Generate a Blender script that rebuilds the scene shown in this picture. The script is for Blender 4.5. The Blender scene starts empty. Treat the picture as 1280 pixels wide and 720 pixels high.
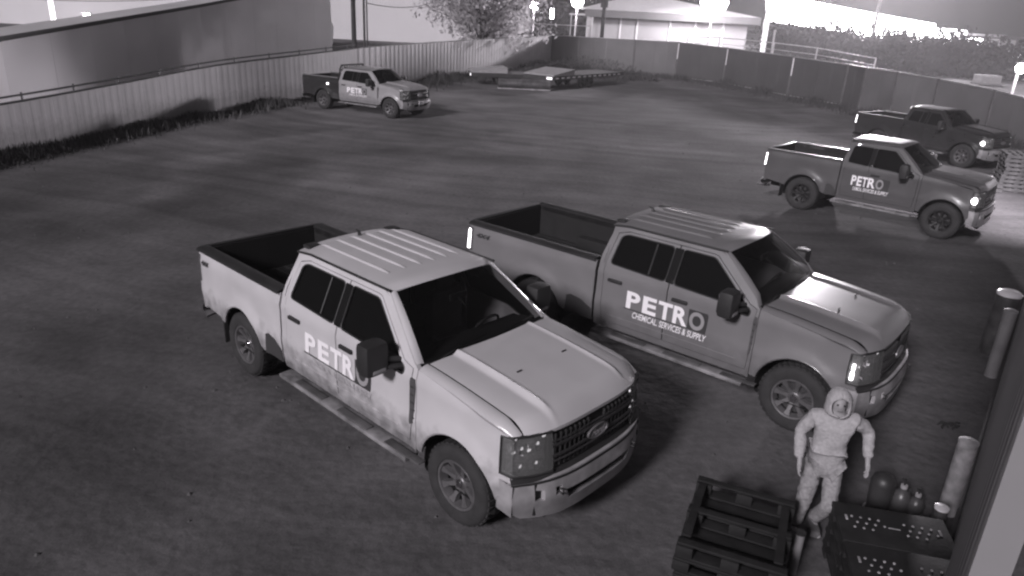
import bpy, bmesh, math, random
from mathutils import Vector, Matrix, noise
from mathutils.geometry import delaunay_2d_cdt
random.seed(7)
S = bpy.context.scene
COL = S.collection
PI = math.pi

# ------------------------------------------------------------------ camera
CAM_H, PITCH, ROLL, FOC = 4.683, 0.3686, 0.0509, 907.1      # FOC in pixels of the 1280 px wide photograph
cd = bpy.data.cameras.new('camera'); cam = bpy.data.objects.new('camera', cd); COL.objects.link(cam); S.camera = cam
cd.sensor_width = 36; cd.lens = 36 * FOC / 1280; cd.clip_start = 0.05; cd.clip_end = 3000
FWD = Vector((0, math.cos(PITCH), -math.sin(PITCH)))
_r = Vector((1, 0, 0)); _u = _r.cross(FWD)
RGT = math.cos(ROLL) * _r + math.sin(ROLL) * _u
UPV = -math.sin(ROLL) * _r + math.cos(ROLL) * _u
m = Matrix((RGT, UPV, -FWD)).transposed().to_4x4(); m.translation = (0, 0, CAM_H)
cam.matrix_world = m

def ray(u, v): return FWD + RGT * ((u - 640) / FOC) + UPV * ((360 - v) / FOC)
def ground(u, v, z=0.0):
    d = ray(u, v); t = (z - CAM_H) / d.z
    return Vector((d.x * t, d.y * t, z))
def at(u, v, Y):
    d = ray(u, v); t = Y / d.y
    return Vector((d.x * t, Y, CAM_H + d.z * t))

# ------------------------------------------------------------------ world, sun, exposure
W = bpy.data.worlds.new('World'); S.world = W; W.use_nodes = True
wn = W.node_tree.nodes; wl = W.node_tree.links; wn.clear()
wo = wn.new('ShaderNodeOutputWorld'); bg = wn.new('ShaderNodeBackground')
sky = wn.new('ShaderNodeTexSky'); sky.sky_type = 'NISHITA'; sky.sun_disc = False
SUN_EL, SUN_AZ = math.radians(28), math.radians(214)        # compass azimuth the light comes from (behind and left of the camera)
sky.sun_elevation = SUN_EL; sky.sun_rotation = SUN_AZ
bw = wn.new('ShaderNodeRGBToBW'); tint = wn.new('ShaderNodeVectorMath'); tint.operation = 'SCALE'
tint.inputs[0].default_value = (1.0, 0.955, 1.01)
gam = wn.new('ShaderNodeMath'); gam.operation = 'POWER'; gam.inputs[1].default_value = 0.35   # night sky of even city glow
wl.new(sky.outputs[0], bw.inputs[0]); wl.new(bw.outputs[0], gam.inputs[0]); wl.new(gam.outputs[0], tint.inputs['Scale'])
wl.new(tint.outputs[0], bg.inputs['Color']); bg.inputs['Strength'].default_value = 0.024
wl.new(bg.outputs[0], wo.inputs[0])

sd = bpy.data.lights.new('sun', 'SUN'); sd.energy = 2.75; sd.angle = math.radians(9); sd.color = (1.0, 0.955, 1.0)
so = bpy.data.objects.new('sun', sd); COL.objects.link(so)
sdir = Vector((math.sin(SUN_AZ) * math.cos(SUN_EL), math.cos(SUN_AZ) * math.cos(SUN_EL), math.sin(SUN_EL)))
so.rotation_euler = sdir.to_track_quat('Z', 'Y').to_euler()
S.view_settings.view_transform = 'Standard'; S.view_settings.look = 'None'
S.view_settings.exposure = 0.0; S.view_settings.gamma = 1.0
S.cycles.filter_width = 2.3
S.cycles.max_bounces = 6; S.cycles.transparent_max_bounces = 12
S.cycles.use_denoising = True

# ------------------------------------------------------------------ materials
MATS = {}
def mat(name, c, rough=0.6, metal=0.0, spec=0.5, coat=0.0, emit=0.0, var=0.0, vscale=3.0, bump=0.0, bscale=20.0, dirt=0.0, alpha=None):
    if name in MATS: return MATS[name]
    M = bpy.data.materials.new(name); M.use_nodes = True
    nt = M.node_tree; N = nt.nodes; L = nt.links; p = N['Principled BSDF']
    col = (c * 1.0, c * 0.97, c * 1.0, 1)
    p.inputs['Base Color'].default_value = col
    p.inputs['Roughness'].default_value = rough; p.inputs['Metallic'].default_value = metal
    p.inputs['Specular IOR Level'].default_value = spec
    p.inputs['Coat Weight'].default_value = coat; p.inputs['Coat Roughness'].default_value = 0.2
    if emit:
        p.inputs['Emission Color'].default_value = (1, 0.96, 1, 1); p.inputs['Emission Strength'].default_value = emit
    tc = N.new('ShaderNodeTexCoord')
    last = None
    if var:
        nz = N.new('ShaderNodeTexNoise'); nz.inputs['Scale'].default_value = vscale; nz.inputs['Detail'].default_value = 6
        L.new(tc.outputs['Object'], nz.inputs['Vector'])
        rp = N.new('ShaderNodeMapRange'); rp.inputs['From Min'].default_value = 0.3; rp.inputs['From Max'].default_value = 0.7
        rp.inputs['To Min'].default_value = 1 - var; rp.inputs['To Max'].default_value = 1 + var
        L.new(nz.outputs['Fac'], rp.inputs['Value'])
        vm = N.new('ShaderNodeVectorMath'); vm.operation = 'SCALE'; vm.inputs[0].default_value = col[:3]
        L.new(rp.outputs[0], vm.inputs['Scale']); last = vm.outputs[0]
        L.new(last, p.inputs['Base Color'])
        r2 = N.new('ShaderNodeMapRange'); r2.inputs['To Min'].default_value = max(0, rough - 0.12); r2.inputs['To Max'].default_value = min(1, rough + 0.15)
        L.new(nz.outputs['Fac'], r2.inputs['Value']); L.new(r2.outputs[0], p.inputs['Roughness'])
    if dirt:      # dried mud thrown up over the lower body
        sx = N.new('ShaderNodeSeparateXYZ'); L.new(tc.outputs['Object'], sx.inputs[0])
        n2 = N.new('ShaderNodeTexNoise'); n2.inputs['Scale'].default_value = 7; n2.inputs['Detail'].default_value = 8
        L.new(tc.outputs['Object'], n2.inputs['Vector'])
        ad = N.new('ShaderNodeMath'); ad.operation = 'MULTIPLY_ADD'; ad.inputs[1].default_value = 0.75; L.new(n2.outputs['Fac'], ad.inputs[0]); L.new(sx.outputs['Z'], ad.inputs[2])
        r3 = N.new('ShaderNodeMapRange'); r3.inputs['From Min'].default_value = 1.28; r3.inputs['From Max'].default_value = 0.85
        r3.inputs['To Min'].default_value = 0.0; r3.inputs['To Max'].default_value = dirt
        L.new(ad.outputs[0], r3.inputs['Value'])
        mx = N.new('ShaderNodeMix'); mx.data_type = 'RGBA'
        mx.inputs['B'].default_value = (0.12, 0.116, 0.12, 1)
        if last: L.new(last, mx.inputs['A'])
        else: mx.inputs['A'].default_value = col
        L.new(r3.outputs[0], mx.inputs['Factor']); L.new(mx.outputs['Result'], p.inputs['Base Color'])
        cm = N.new('ShaderNodeMath'); cm.operation = 'MULTIPLY_ADD'; cm.inputs[1].default_value = -coat; cm.inputs[2].default_value = coat
        L.new(r3.outputs[0], cm.inputs[0]); L.new(cm.outputs[0], p.inputs['Coat Weight'])
    if bump:
        nb = N.new('ShaderNodeTexNoise'); nb.inputs['Scale'].default_value = bscale; nb.inputs['Detail'].default_value = 8
        L.new(tc.outputs['Object'], nb.inputs['Vector'])
        b = N.new('ShaderNodeBump'); b.inputs['Strength'].default_value = bump; b.inputs['Distance'].default_value = 0.02
        L.new(nb.outputs['Fac'], b.inputs['Height']); L.new(b.outputs[0], p.inputs['Normal'])
    MATS[name] = M
    return M

def glass_mat(name, c, through):
    M = bpy.data.materials.new(name); M.use_nodes = True
    nt = M.node_tree; N = nt.nodes; L = nt.links; p = N['Principled BSDF']
    p.inputs['Base Color'].default_value = (c, c, c, 1); p.inputs['Roughness'].default_value = 0.06
    tr = N.new('ShaderNodeBsdfTransparent'); tr.inputs['Color'].default_value = (0.75, 0.75, 0.75, 1)
    mx = N.new('ShaderNodeMixShader'); mx.inputs[0].default_value = through
    L.new(p.outputs[0], mx.inputs[1]); L.new(tr.outputs[0], mx.inputs[2]); L.new(mx.outputs[0], N['Material Output'].inputs['Surface'])
    MATS[name] = M; return M

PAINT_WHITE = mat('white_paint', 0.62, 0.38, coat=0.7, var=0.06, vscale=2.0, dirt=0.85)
PAINT_WHITE_SHADED = mat('shaded_white_paint', 0.205, 0.38, coat=0.6, var=0.07, vscale=2.0, dirt=0.6)  # white truck in shade: its dimness is put into this colour
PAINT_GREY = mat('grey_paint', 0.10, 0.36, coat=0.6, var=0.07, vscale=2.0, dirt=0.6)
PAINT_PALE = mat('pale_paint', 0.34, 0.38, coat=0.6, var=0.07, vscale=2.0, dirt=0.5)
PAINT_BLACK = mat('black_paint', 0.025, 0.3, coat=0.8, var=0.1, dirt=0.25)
BLACK_PLASTIC = mat('black_plastic', 0.03, 0.55, var=0.2, bump=0.15, bscale=60)
LINER = mat('bed_liner', 0.014, 0.8, var=0.3, vscale=6, bump=0.3, bscale=90)
RUBBER = mat('tyre_rubber', 0.035, 0.85, var=0.25, vscale=8, bump=0.2, bscale=40)
STEEL = mat('wheel_metal', 0.22, 0.38, metal=0.45, var=0.25, vscale=9, dirt=0.5)
CHROME = mat('chrome', 0.62, 0.16, metal=1.0, var=0.1)
BUMPER = mat('dusty_chrome', 0.52, 0.42, metal=0.25, var=0.25, vscale=5, dirt=0.5)
BOARD = mat('running_board', 0.22, 0.6, var=0.5, vscale=5, bump=0.3)
GLASS = glass_mat('tinted_glass', 0.006, 0.10)
WSGLASS = glass_mat('windshield_glass', 0.006, 0.55)
ROUND = True
LENS = glass_mat('lamp_lens', 0.35, 0.74)
SEAT = mat('seat_cloth', 0.22, 0.85, var=0.15)
DARK = mat('dark_void', 0.012, 0.9)
LETTER = mat('white_decal', 1.0, 0.5)
LETTER_DIM = mat('dim_decal', 0.34, 0.5)
DECAL_DARK = mat('dark_decal', 0.05, 0.5)
LAMP_GLOW = mat('lamp_glow', 0.9, 0.4, emit=6.0)  # lamp glow; on trucks it stands for light thrown back at the camera
GLINT_GLOW = mat('glint_glow', 0.8, 0.3, emit=1.6)  # emission put in for glints on unlit lamps and markers
RED_LENS = mat('tail_lens', 0.10, 0.2, coat=0.6)

# ------------------------------------------------------------------ mesh helpers
class MB:
    def __init__(s): s.v = []; s.f = []
    def add(s, vs, fs):
        o = len(s.v); s.v += [tuple(q) for q in vs]; s.f += [tuple(i + o for i in f) for f in fs]; return s
    def box(s, x0, x1, y0, y1, z0, z1, b=0.0):
        if b <= 0:
            vs = [(x, y, z) for x in (x0, x1) for y in (y0, y1) for z in (z0, z1)]
            return s.add(vs, [(0, 1, 3, 2), (4, 6, 7, 5), (0, 4, 5, 1), (2, 3, 7, 6), (0, 2, 6, 4), (1, 5, 7, 3)])
        bm = bmesh.new(); bmesh.ops.create_cube(bm, size=1)
        for q in bm.verts: q.co = Vector(((x0 + x1) / 2 + q.co.x * (x1 - x0), (y0 + y1) / 2 + q.co.y * (y1 - y0), (z0 + z1) / 2 + q.co.z * (z1 - z0)))
        bmesh.ops.bevel(bm, geom=bm.edges[:], offset=b, segments=2, affect='EDGES', profile=0.6)
        bm.verts.index_update()
        s.add([q.co for q in bm.verts], [[q.index for q in f.verts] for f in bm.faces]); bm.free(); return s
    def tube(s, pts, r, n=10, cap=True):
        pts = [Vector(p) for p in pts]; rings = []; k = len(pts)
        rr = r if isinstance(r, (list, tuple)) else [r] * k
        ref = None
        for i, p in enumerate(pts):
            t = ((pts[min(i + 1, k - 1)] - pts[max(i - 1, 0)])).normalized()
            if ref is None or abs(ref.dot(t)) > 0.95: ref = Vector((0, 0, 1)) if abs(t.z) < 0.9 else Vector((1, 0, 0))
            a = t.cross(ref).normalized(); b = t.cross(a).normalized(); ref = -b if abs(b.dot(t)) < .9 else ref
            rings.append([p + rr[i] * (math.cos(2 * PI * j / n) * a + math.sin(2 * PI * j / n) * b) for j in range(n)])
        vs = [q for g in rings for q in g]; fs = []
        for i in range(k - 1):
            for j in range(n): fs.append((i * n + j, i * n + (j + 1) % n, (i + 1) * n + (j + 1) % n, (i + 1) * n + j))
        if cap: fs += [tuple(range(n - 1, -1, -1)), tuple((k - 1) * n + j for j in range(n))]
        return s.add(vs, fs)
    def lathe(s, prof, n=32, axis='z', at=(0, 0, 0)):
        vs = []; fs = []; k = len(prof)
        for (r, h) in prof:
            for j in range(n):
                a = 2 * PI * j / n; c, d = r * math.cos(a), r * math.sin(a)
                p = {'z': (c, d, h), 'y': (c, h, d), 'x': (h, c, d)}[axis]
                vs.append((p[0] + at[0], p[1] + at[1], p[2] + at[2]))
        for i in range(k - 1):
            for j in range(n): fs.append((i * n + j, i * n + (j + 1) % n, (i + 1) * n + (j + 1) % n, (i + 1) * n + j))
        return s.add(vs, fs)
    def grid(s, fn, nu, nv):
        vs = [fn(i / nu, j / nv) for i in range(nu + 1) for j in range(nv + 1)]
        return s.add(vs, [(i * (nv + 1) + j, (i + 1) * (nv + 1) + j, (i + 1) * (nv + 1) + j + 1, i * (nv + 1) + j + 1) for i in range(nu) for j in range(nv)])
    def panel(s, outline, holes, fn, back, step=0.07):
        """flat outline with holes, filled with small faces, bent by fn(a, b, 0) and given a thickness by fn(a, b, back)"""
        def res(poly):
            out = []
            for i, p in enumerate(poly):
                q = poly[(i + 1) % len(poly)]; d = math.dist(p, q); k = max(1, int(math.ceil(d / step)))
                out += [(p[0] + (q[0] - p[0]) * t / k, p[1] + (q[1] - p[1]) * t / k) for t in range(k)]
            return out
        loops = [res(outline)] + [res(h) for h in holes]
        def inside(x, y, P):
            c = False; j = len(P) - 1
            for i in range(len(P)):
                if (P[i][1] > y) != (P[j][1] > y) and x < (P[j][0] - P[i][0]) * (y - P[i][1]) / (P[j][1] - P[i][1]) + P[i][0]: c = not c
                j = i
            return c
        def ok(x, y): return inside(x, y, loops[0]) and not any(inside(x, y, h) for h in loops[1:])
        pts = []; edges = []
        for l in loops:
            o = len(pts); pts += l; edges += [(o + i, o + (i + 1) % len(l)) for i in range(len(l))]
        bp = list(pts)
        xs = [p[0] for p in loops[0]]; ys = [p[1] for p in loops[0]]
        gx = min(xs) + step / 2
        while gx < max(xs):
            gy = min(ys) + step / 2
            while gy < max(ys):
                if ok(gx, gy) and min((gx - a) ** 2 + (gy - b) ** 2 for a, b in bp) > (0.4 * step) ** 2: pts.append((gx, gy))
                gy += step
            gx += step
        r = delaunay_2d_cdt([Vector(p) for p in pts], edges, [], 0, 1e-6)
        vv = r[0]; tris = [t for t in r[2] if ok(sum(vv[i].x for i in t) / 3, sum(vv[i].y for i in t) / 3)]
        n = len(vv); cnt = {}
        for t in tris:
            for i in range(3):
                e = (t[i], t[(i + 1) % 3]); cnt[frozenset(e)] = cnt.get(frozenset(e), []) + [e]
        fs = [tuple(t) for t in tris]
        vs = [fn(p.x, p.y, 0) for p in vv]
        if back is not None:
            vs += [fn(p.x, p.y, back) for p in vv]
            fs += [tuple(i + n for i in reversed(t)) for t in tris]
            for k, es in cnt.items():
                if len(es) == 1: a, b = es[0]; fs.append((b, a, a + n, b + n))
        return s.add(vs, fs)
    def build(s, name, material, parent=None, smooth=40, loc=None):
        me = bpy.data.meshes.new(name); me.from_pydata(s.v, [], s.f)
        bm = bmesh.new(); bm.from_mesh(me); bmesh.ops.recalc_face_normals(bm, faces=bm.faces); bm.to_mesh(me); bm.free()
        if smooth:
            me.polygons.foreach_set('use_smooth', [True] * len(me.polygons)); me.set_sharp_from_angle(angle=math.radians(smooth))
        me.materials.append(material)
        o = bpy.data.objects.new(name, me); COL.objects.link(o)
        if parent: o.parent = parent
        if loc: o.location = loc
        return o

def tag(o, label=None, cat=None, group=None, kind=None):
    if label: o['label'] = label
    if cat: o['category'] = cat
    if group: o['group'] = group
    if kind: o['kind'] = kind
    return o
def empty(name, loc, rz, label, cat, group=None):
    o = bpy.data.objects.new(name, None); COL.objects.link(o); o.location = loc; o.rotation_euler = (0, 0, rz)
    o.empty_display_size = 0.2
    return tag(o, label, cat, group)
def clone(o, parent, loc=None, rot=None):
    c = o.copy(); COL.objects.link(c); c.parent = parent
    if loc is not None: c.location = loc
    if rot is not None: c.rotation_euler = rot
    for ch in [q for q in o.children]: clone(ch, c)
    return c
def rounded(poly, r):
    out = []
    for i, p in enumerate(poly):
        p = Vector(p); a = Vector(poly[i - 1]) - p; b = Vector(poly[(i + 1) % len(poly)]) - p
        k = min(r, a.length * .45, b.length * .45)
        p0, p1 = p + a.normalized() * k, p + b.normalized() * k
        for t in (0, .25, .5, .75, 1): q = p0.lerp(p, t).lerp(p.lerp(p1, t), t); out.append((q.x, q.y))
    return out
def lerp(a, b, t): return a + (b - a) * t
def sstep(a, b, x):
    t = max(0, min(1, (x - a) / (b - a))); return t * t * (3 - 2 * t)
def pw(nodes, x):
    if x <= nodes[0][0]: return x + nodes[0][1] - nodes[0][0]
    for (a, A), (b, B) in zip(nodes, nodes[1:]):
        if x <= b: return A + (B - A) * (x - a) / (b - a)
    return x + nodes[-1][1] - nodes[-1][0]
def text_mesh(body, offset=0.0, shear=0.0, spacing=1.0):
    cu = bpy.data.curves.new('text', 'FONT'); cu.body = body; cu.size = 1; cu.offset = offset; cu.shear = shear; cu.space_character = spacing
    o = bpy.data.objects.new('text', cu); COL.objects.link(o)
    bpy.context.view_layer.update()
    me = bpy.data.meshes.new_from_object(o.evaluated_get(bpy.context.evaluated_depsgraph_get()))
    vs = [(v.co.x, v.co.y) for v in me.vertices]; fs = [tuple(p.vertices) for p in me.polygons]
    bpy.data.objects.remove(o); bpy.data.curves.remove(cu); bpy.data.meshes.remove(me)
    return vs, fs

# ------------------------------------------------------------------ ground
def ground_mat():
    M = bpy.data.materials.new('dirt_yard'); M.use_nodes = True; nt = M.node_tree; N = nt.nodes; L = nt.links; p = N['Principled BSDF']
    tc = N.new('ShaderNodeTexCoord')
    def nz(scale, detail=6, vec=None, dist=0.0):
        n = N.new('ShaderNodeTexNoise'); n.inputs['Scale'].default_value = scale; n.inputs['Detail'].default_value = detail; n.inputs['Distortion'].default_value = dist
        L.new(vec or tc.outputs['Object'], n.inputs['Vector']); return n.outputs['Fac']
    def rng(src, a, b, c, d):
        r = N.new('ShaderNodeMapRange'); r.inputs['From Min'].default_value = a; r.inputs['From Max'].default_value = b
        r.inputs['To Min'].default_value = c; r.inputs['To Max'].default_value = d; L.new(src, r.inputs['Value']); return r.outputs[0]
    def mul(a, b):
        q = N.new('ShaderNodeMath'); q.operation = 'MULTIPLY'; L.new(a, q.inputs[0]); L.new(b, q.inputs[1]); return q.outputs[0]
    big = rng(nz(0.10, 5, dist=0.6), 0.36, 0.64, 0.58, 1.42)
    mid = rng(nz(0.6, 8, dist=0.4), 0.3, 0.7, 0.76, 1.26)
    fine = mul(rng(nz(9, 12), 0.3, 0.7, 0.84, 1.16), rng(nz(60, 6), 0.35, 0.65, 0.86, 1.14))
    # tyre tracks sweeping round the yard: noise stretched along circles about a point in the middle of the lot
    sb = N.new('ShaderNodeVectorMath'); sb.operation = 'SUBTRACT'; sb.inputs[1].default_value = (9, 62, 0); L.new(tc.outputs['Object'], sb.inputs[0])
    ln = N.new('ShaderNodeVectorMath'); ln.operation = 'LENGTH'; L.new(sb.outputs[0], ln.inputs[0])
    wob = N.new('ShaderNodeMath'); wob.operation = 'MULTIPLY_ADD'; wob.inputs[1].default_value = 5.0
    L.new(nz(0.07, 2), wob.inputs[0]); L.new(ln.outputs['Value'], wob.inputs[2])
    cx = N.new('ShaderNodeCombineXYZ'); L.new(wob.outputs[0], cx.inputs[0])
    n3 = N.new('ShaderNodeTexNoise'); n3.inputs['Scale'].default_value = 1.5; n3.inputs['Detail'].default_value = 4; L.new(cx.outputs[0], n3.inputs['Vector'])
    tr = rng(n3.outputs['Fac'], 0.38, 0.62, 0.82, 1.12)
    f = mul(mul(mul(big, mid), fine), tr)
    v = N.new('ShaderNodeVectorMath'); v.operation = 'SCALE'; v.inputs[0].default_value = (0.125, 0.1205, 0.125); L.new(f, v.inputs['Scale'])
    L.new(v.outputs[0], p.inputs['Base Color']); p.inputs['Roughness'].default_value = 0.92; p.inputs['Specular IOR Level'].default_value = 0.2
    b = N.new('ShaderNodeBump'); b.inputs['Strength'].default_value = 0.42; b.inputs['Distance'].default_value = 0.05
    ad = N.new('ShaderNodeMath'); ad.operation = 'ADD'; L.new(nz(7, 15), ad.inputs[0]); L.new(n3.outputs['Fac'], ad.inputs[1])
    L.new(ad.outputs[0], b.inputs['Height']); L.new(b.outputs[0], p.inputs['Normal'])
    return M
gb = MB(); gb.grid(lambda a, b: (lerp(-600, 700, a), lerp(-60, 1400, b), 0), 4, 4)
tag(gb.build('ground', ground_mat(), smooth=0), kind='structure')
# uneven dirt: low mounds and ruts in the open middle of the yard, a real surface a few centimetres proud
st = MB(); rs = random.Random(3)
for i in range(700):
    x, y = rs.uniform(-13, 14), rs.uniform(4, 40)
    r = rs.uniform(0.012, 0.035) * (1.3 if rs.random() < 0.05 else 1)
    a = rs.uniform(0, PI)
    vs = [(x + r * math.cos(a + k * PI / 2.5) * rs.uniform(.7, 1.2), y + r * math.sin(a + k * PI / 2.5) * rs.uniform(.7, 1.2), -0.002) for k in range(5)] + [(x, y, r * 0.8)]
    st.add(vs, [(k, (k + 1) % 5, 5) for k in range(5)])
tag(st.build('loose_stones', mat('stone', 0.09, 0.95, var=0.4), smooth=0), 'small loose stones scattered over the dirt yard', 'gravel', kind='stuff')

# ------------------------------------------------------------------ the building wall the camera hangs on
wd = Vector((0.5942, 0.8043, 0)); wn_ = Vector((-wd.y, wd.x, 0))
w0 = Vector((4.102, 5.345, 0))
wall_face = mat('wall_metal', 0.26, 0.5, var=0.08, vscale=1.2, bump=0.1, bscale=5)
def wall_pt(s, out, z): p = w0 + wd * s + wn_ * out; return (p.x, p.y, z)
wallroot = empty('building_wall', (0, 0, 0), 0, 'pale ribbed metal building wall running down the right edge', 'building')
for k in range(-4, 22):
    b = MB(); L0, L1 = k * 0.98, k * 0.98 + 0.972
    prof = []
    nr = 3
    for j in range(nr):
        a = L0 + (L1 - L0) * j / nr; c = (L1 - L0) / nr
        prof += [(a, 0.0), (a + c * 0.66, 0.0), (a + c * 0.72, 0.007), (a + c * 0.90, 0.007), (a + c * 0.96, 0.0)]
    prof.append((L1, 0.0))
    vs = [wall_pt(s_, o_, z) for z in (0.0, 7.0) for (s_, o_) in prof]; n = len(prof)
    vs += [wall_pt(s_, -0.12, z) for z in (0.0, 7.0) for (s_, o_) in prof]
    fs = [(i, i + 1, n + i + 1, n + i) for i in range(n - 1)] + [(2 * n + i + 1, 2 * n + i, 3 * n + i, 3 * n + i + 1) for i in range(n - 1)]
    fs += [(0, n, 3 * n, 2 * n), (n - 1, 3 * n - 1, 4 * n - 1, 2 * n - 1)]
    b.add(vs, fs); b.build('wall_panel', wall_face, wallroot, smooth=0)
b = MB()
vs = [wall_pt(s_, o_, z) for (s_, z) in ((-4, 0), (21, 0), (21, 0.11), (-4, 0.11)) for o_ in (0.024, 0.05)]
b.add(vs, [(0, 1, 3, 2), (2, 3, 5, 4), (4, 5, 7, 6), (6, 7, 1, 0), (0, 2, 4, 6), (1, 7, 5, 3)]); b.build('base_flashing', mat('flashing', 0.08, 0.6, var=0.2), wallroot, smooth=0)

# ------------------------------------------------------------------ pickup trucks
FX = 4.06
def arch(cx, r, z0, a0=0, a1=180, n=14, cz=0.44):
    return [(cx + r * math.cos(math.radians(lerp(a0, a1, i / n))), cz + r * math.sin(math.radians(lerp(a0, a1, i / n)))) for i in range(n + 1)]
def side_y(x, z):
    y = 0.985
    if z < 0.78: y -= (0.78 - z) ** 2 * 0.40
    zz = min(z, 1.42)
    if zz > 1.1: y -= (zz - 1.1) ** 2 * 0.25
    if z > 1.42: y -= (z - 1.42) * 0.44
    y += 0.012 * math.exp(-((z - 1.30) / 0.05) ** 2) + 0.010 * math.exp(-((z - 0.86) / 0.07) ** 2)
    if x > 4.3: y -= ((x - 4.3) / 0.6) ** 2 * 0.09
    if x < -1.1: y -= ((-1.1 - x) / 0.3) ** 2 * 0.03
    for c in (0, FX):
        d = math.hypot(x - c, z - 0.44); y += 0.038 * math.exp(-((d - 0.54) / 0.085) ** 2) * (1 if z < 1.1 else 0)
    return y
def front_x(y, z): return 4.93 - 0.19 * min(1.0, abs(y) / 0.93) ** 4 - max(0, z - 0.86) * 0.10
def hood_edge(x): return 1.42 - 0.15 * ((x - 3.45) / 1.3) ** 1.3 if x > 3.45 else 1.42
def hood_z(x, y):
    t = max(0, (x - 3.45) / 1.45)
    zc = 1.50 - 0.135 * t ** 1.6
    bul = 0.030 * sstep(0.58, 0.52, abs(y)) * sstep(1.02, 0.8, t) + 0.018 * math.exp(-((abs(y) - 0.52) / 0.022) ** 2) * sstep(0, .1, t) * sstep(1, .75, t)
    ze = hood_edge(x)
    w = 0.955
    q = min(1, abs(y) / w)
    z = zc - 0.02 - (zc - 0.02 - ze) * q ** 5 + bul
    xf = front_x(y, 1.2)
    if x > xf - 0.20: z -= 0.10 * ((x - xf + 0.20) / 0.20) ** 2.2
    return z

def wheel(root, cx, side, kind='steel'):
    """outer face towards side; built at y = 0 outward = -y, then placed"""
    w = bpy.data.objects.new('wheel', None); COL.objects.link(w); w.parent = root
    R, tw = 0.42, 0.27
    prof = [(0.255, 0.02), (0.265, 0.0), (0.30, -0.012), (0.36, -0.014), (0.395, 0.0), (0.413, 0.02), (0.42, 0.05), (0.42, tw - 0.05), (0.413, tw - 0.02), (0.39, tw), (0.30, tw + 0.01), (0.255, tw - 0.02), (0.255, 0.02)]
    t = MB().lathe(prof, 40, 'y')
    for k in range(36):                       # tread blocks
        a = 2 * PI * k / 36
        for (y0, y1, off) in ((0.03, 0.10, 0), (0.11, 0.17, .5), (0.18, 0.245, 0)):
            aa = a + off * 2 * PI / 36
            c, s_ = math.cos(aa), math.sin(aa)
            vs = []
            for rr in (0.415, 0.430):
                for da in (-0.055, 0.055):
                    for yy in (y0, y1): vs.append((rr * math.cos(aa + da), yy, rr * math.sin(aa + da)))
            t.add(vs, [(0, 1, 3, 2), (4, 6, 7, 5), (0, 4, 5, 1), (2, 3, 7, 6), (0, 2, 6, 4), (1, 5, 7, 3)])
    t.build('tyre', RUBBER, w)
    r = MB().lathe([(0.258, 0.20), (0.250, 0.04), (0.262, 0.012), (0.255, 0.004), (0.235, 0.010), (0.222, 0.05), (0.215, 0.10)], 40, 'y')
    r.lathe([(0.0, 0.055), (0.05, 0.055), (0.055, 0.065), (0.075, 0.075), (0.095, 0.078), (0.10, 0.10)], 24, 'y')
    ns = 8
    for k in range(ns):                       # spokes
        a = 2 * PI * k / ns
        def P(rad, wdt, y): return (rad * math.cos(a) - wdt * math.sin(a), y, rad * math.sin(a) + wdt * math.cos(a))
        vs = [P(0.07, -0.026, 0.070), P(0.07, 0.026, 0.070), P(0.16, -0.020, 0.045), P(0.16, 0.020, 0.045), P(0.24, -0.040, 0.022), P(0.24, 0.040, 0.022),
              P(0.07, -0.03, 0.11), P(0.07, 0.03, 0.11), P(0.16, -0.03, 0.10), P(0.16, 0.03, 0.10), P(0.24, -0.05, 0.07), P(0.24, 0.05, 0.07)]
        r.add(vs, [(0, 1, 3, 2), (2, 3, 5, 4), (0, 2, 8, 6), (2, 4, 10, 8), (1, 7, 9, 3), (3, 9, 11, 5), (4, 5, 11, 10), (0, 6, 7, 1)])
        c, s_ = 0.082 * math.cos(a + .39), 0.082 * math.sin(a + .39)
        r.lathe([(0.0, 0.058), (0.009, 0.058), (0.011, 0.080)], 8, 'y', (c, 0, s_))
    r.build('rim', STEEL, w)
    MB().lathe([(0.0, 0.038), (0.035, 0.040), (0.045, 0.050), (0.048, 0.07)], 20, 'y').build('hub_cap', CHROME, w)
    MB().lathe([(0.0, 0.115), (0.20, 0.115), (0.20, 0.15)], 24, 'y').build('brake_disc', mat('brake', 0.07, 0.6, metal=0.5), w)
    if side > 0: w.rotation_euler = (0, 0, PI); w.location = (cx, 0.995, 0.425)
    else: w.location = (cx, -0.995, 0.425)
    return w

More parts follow.
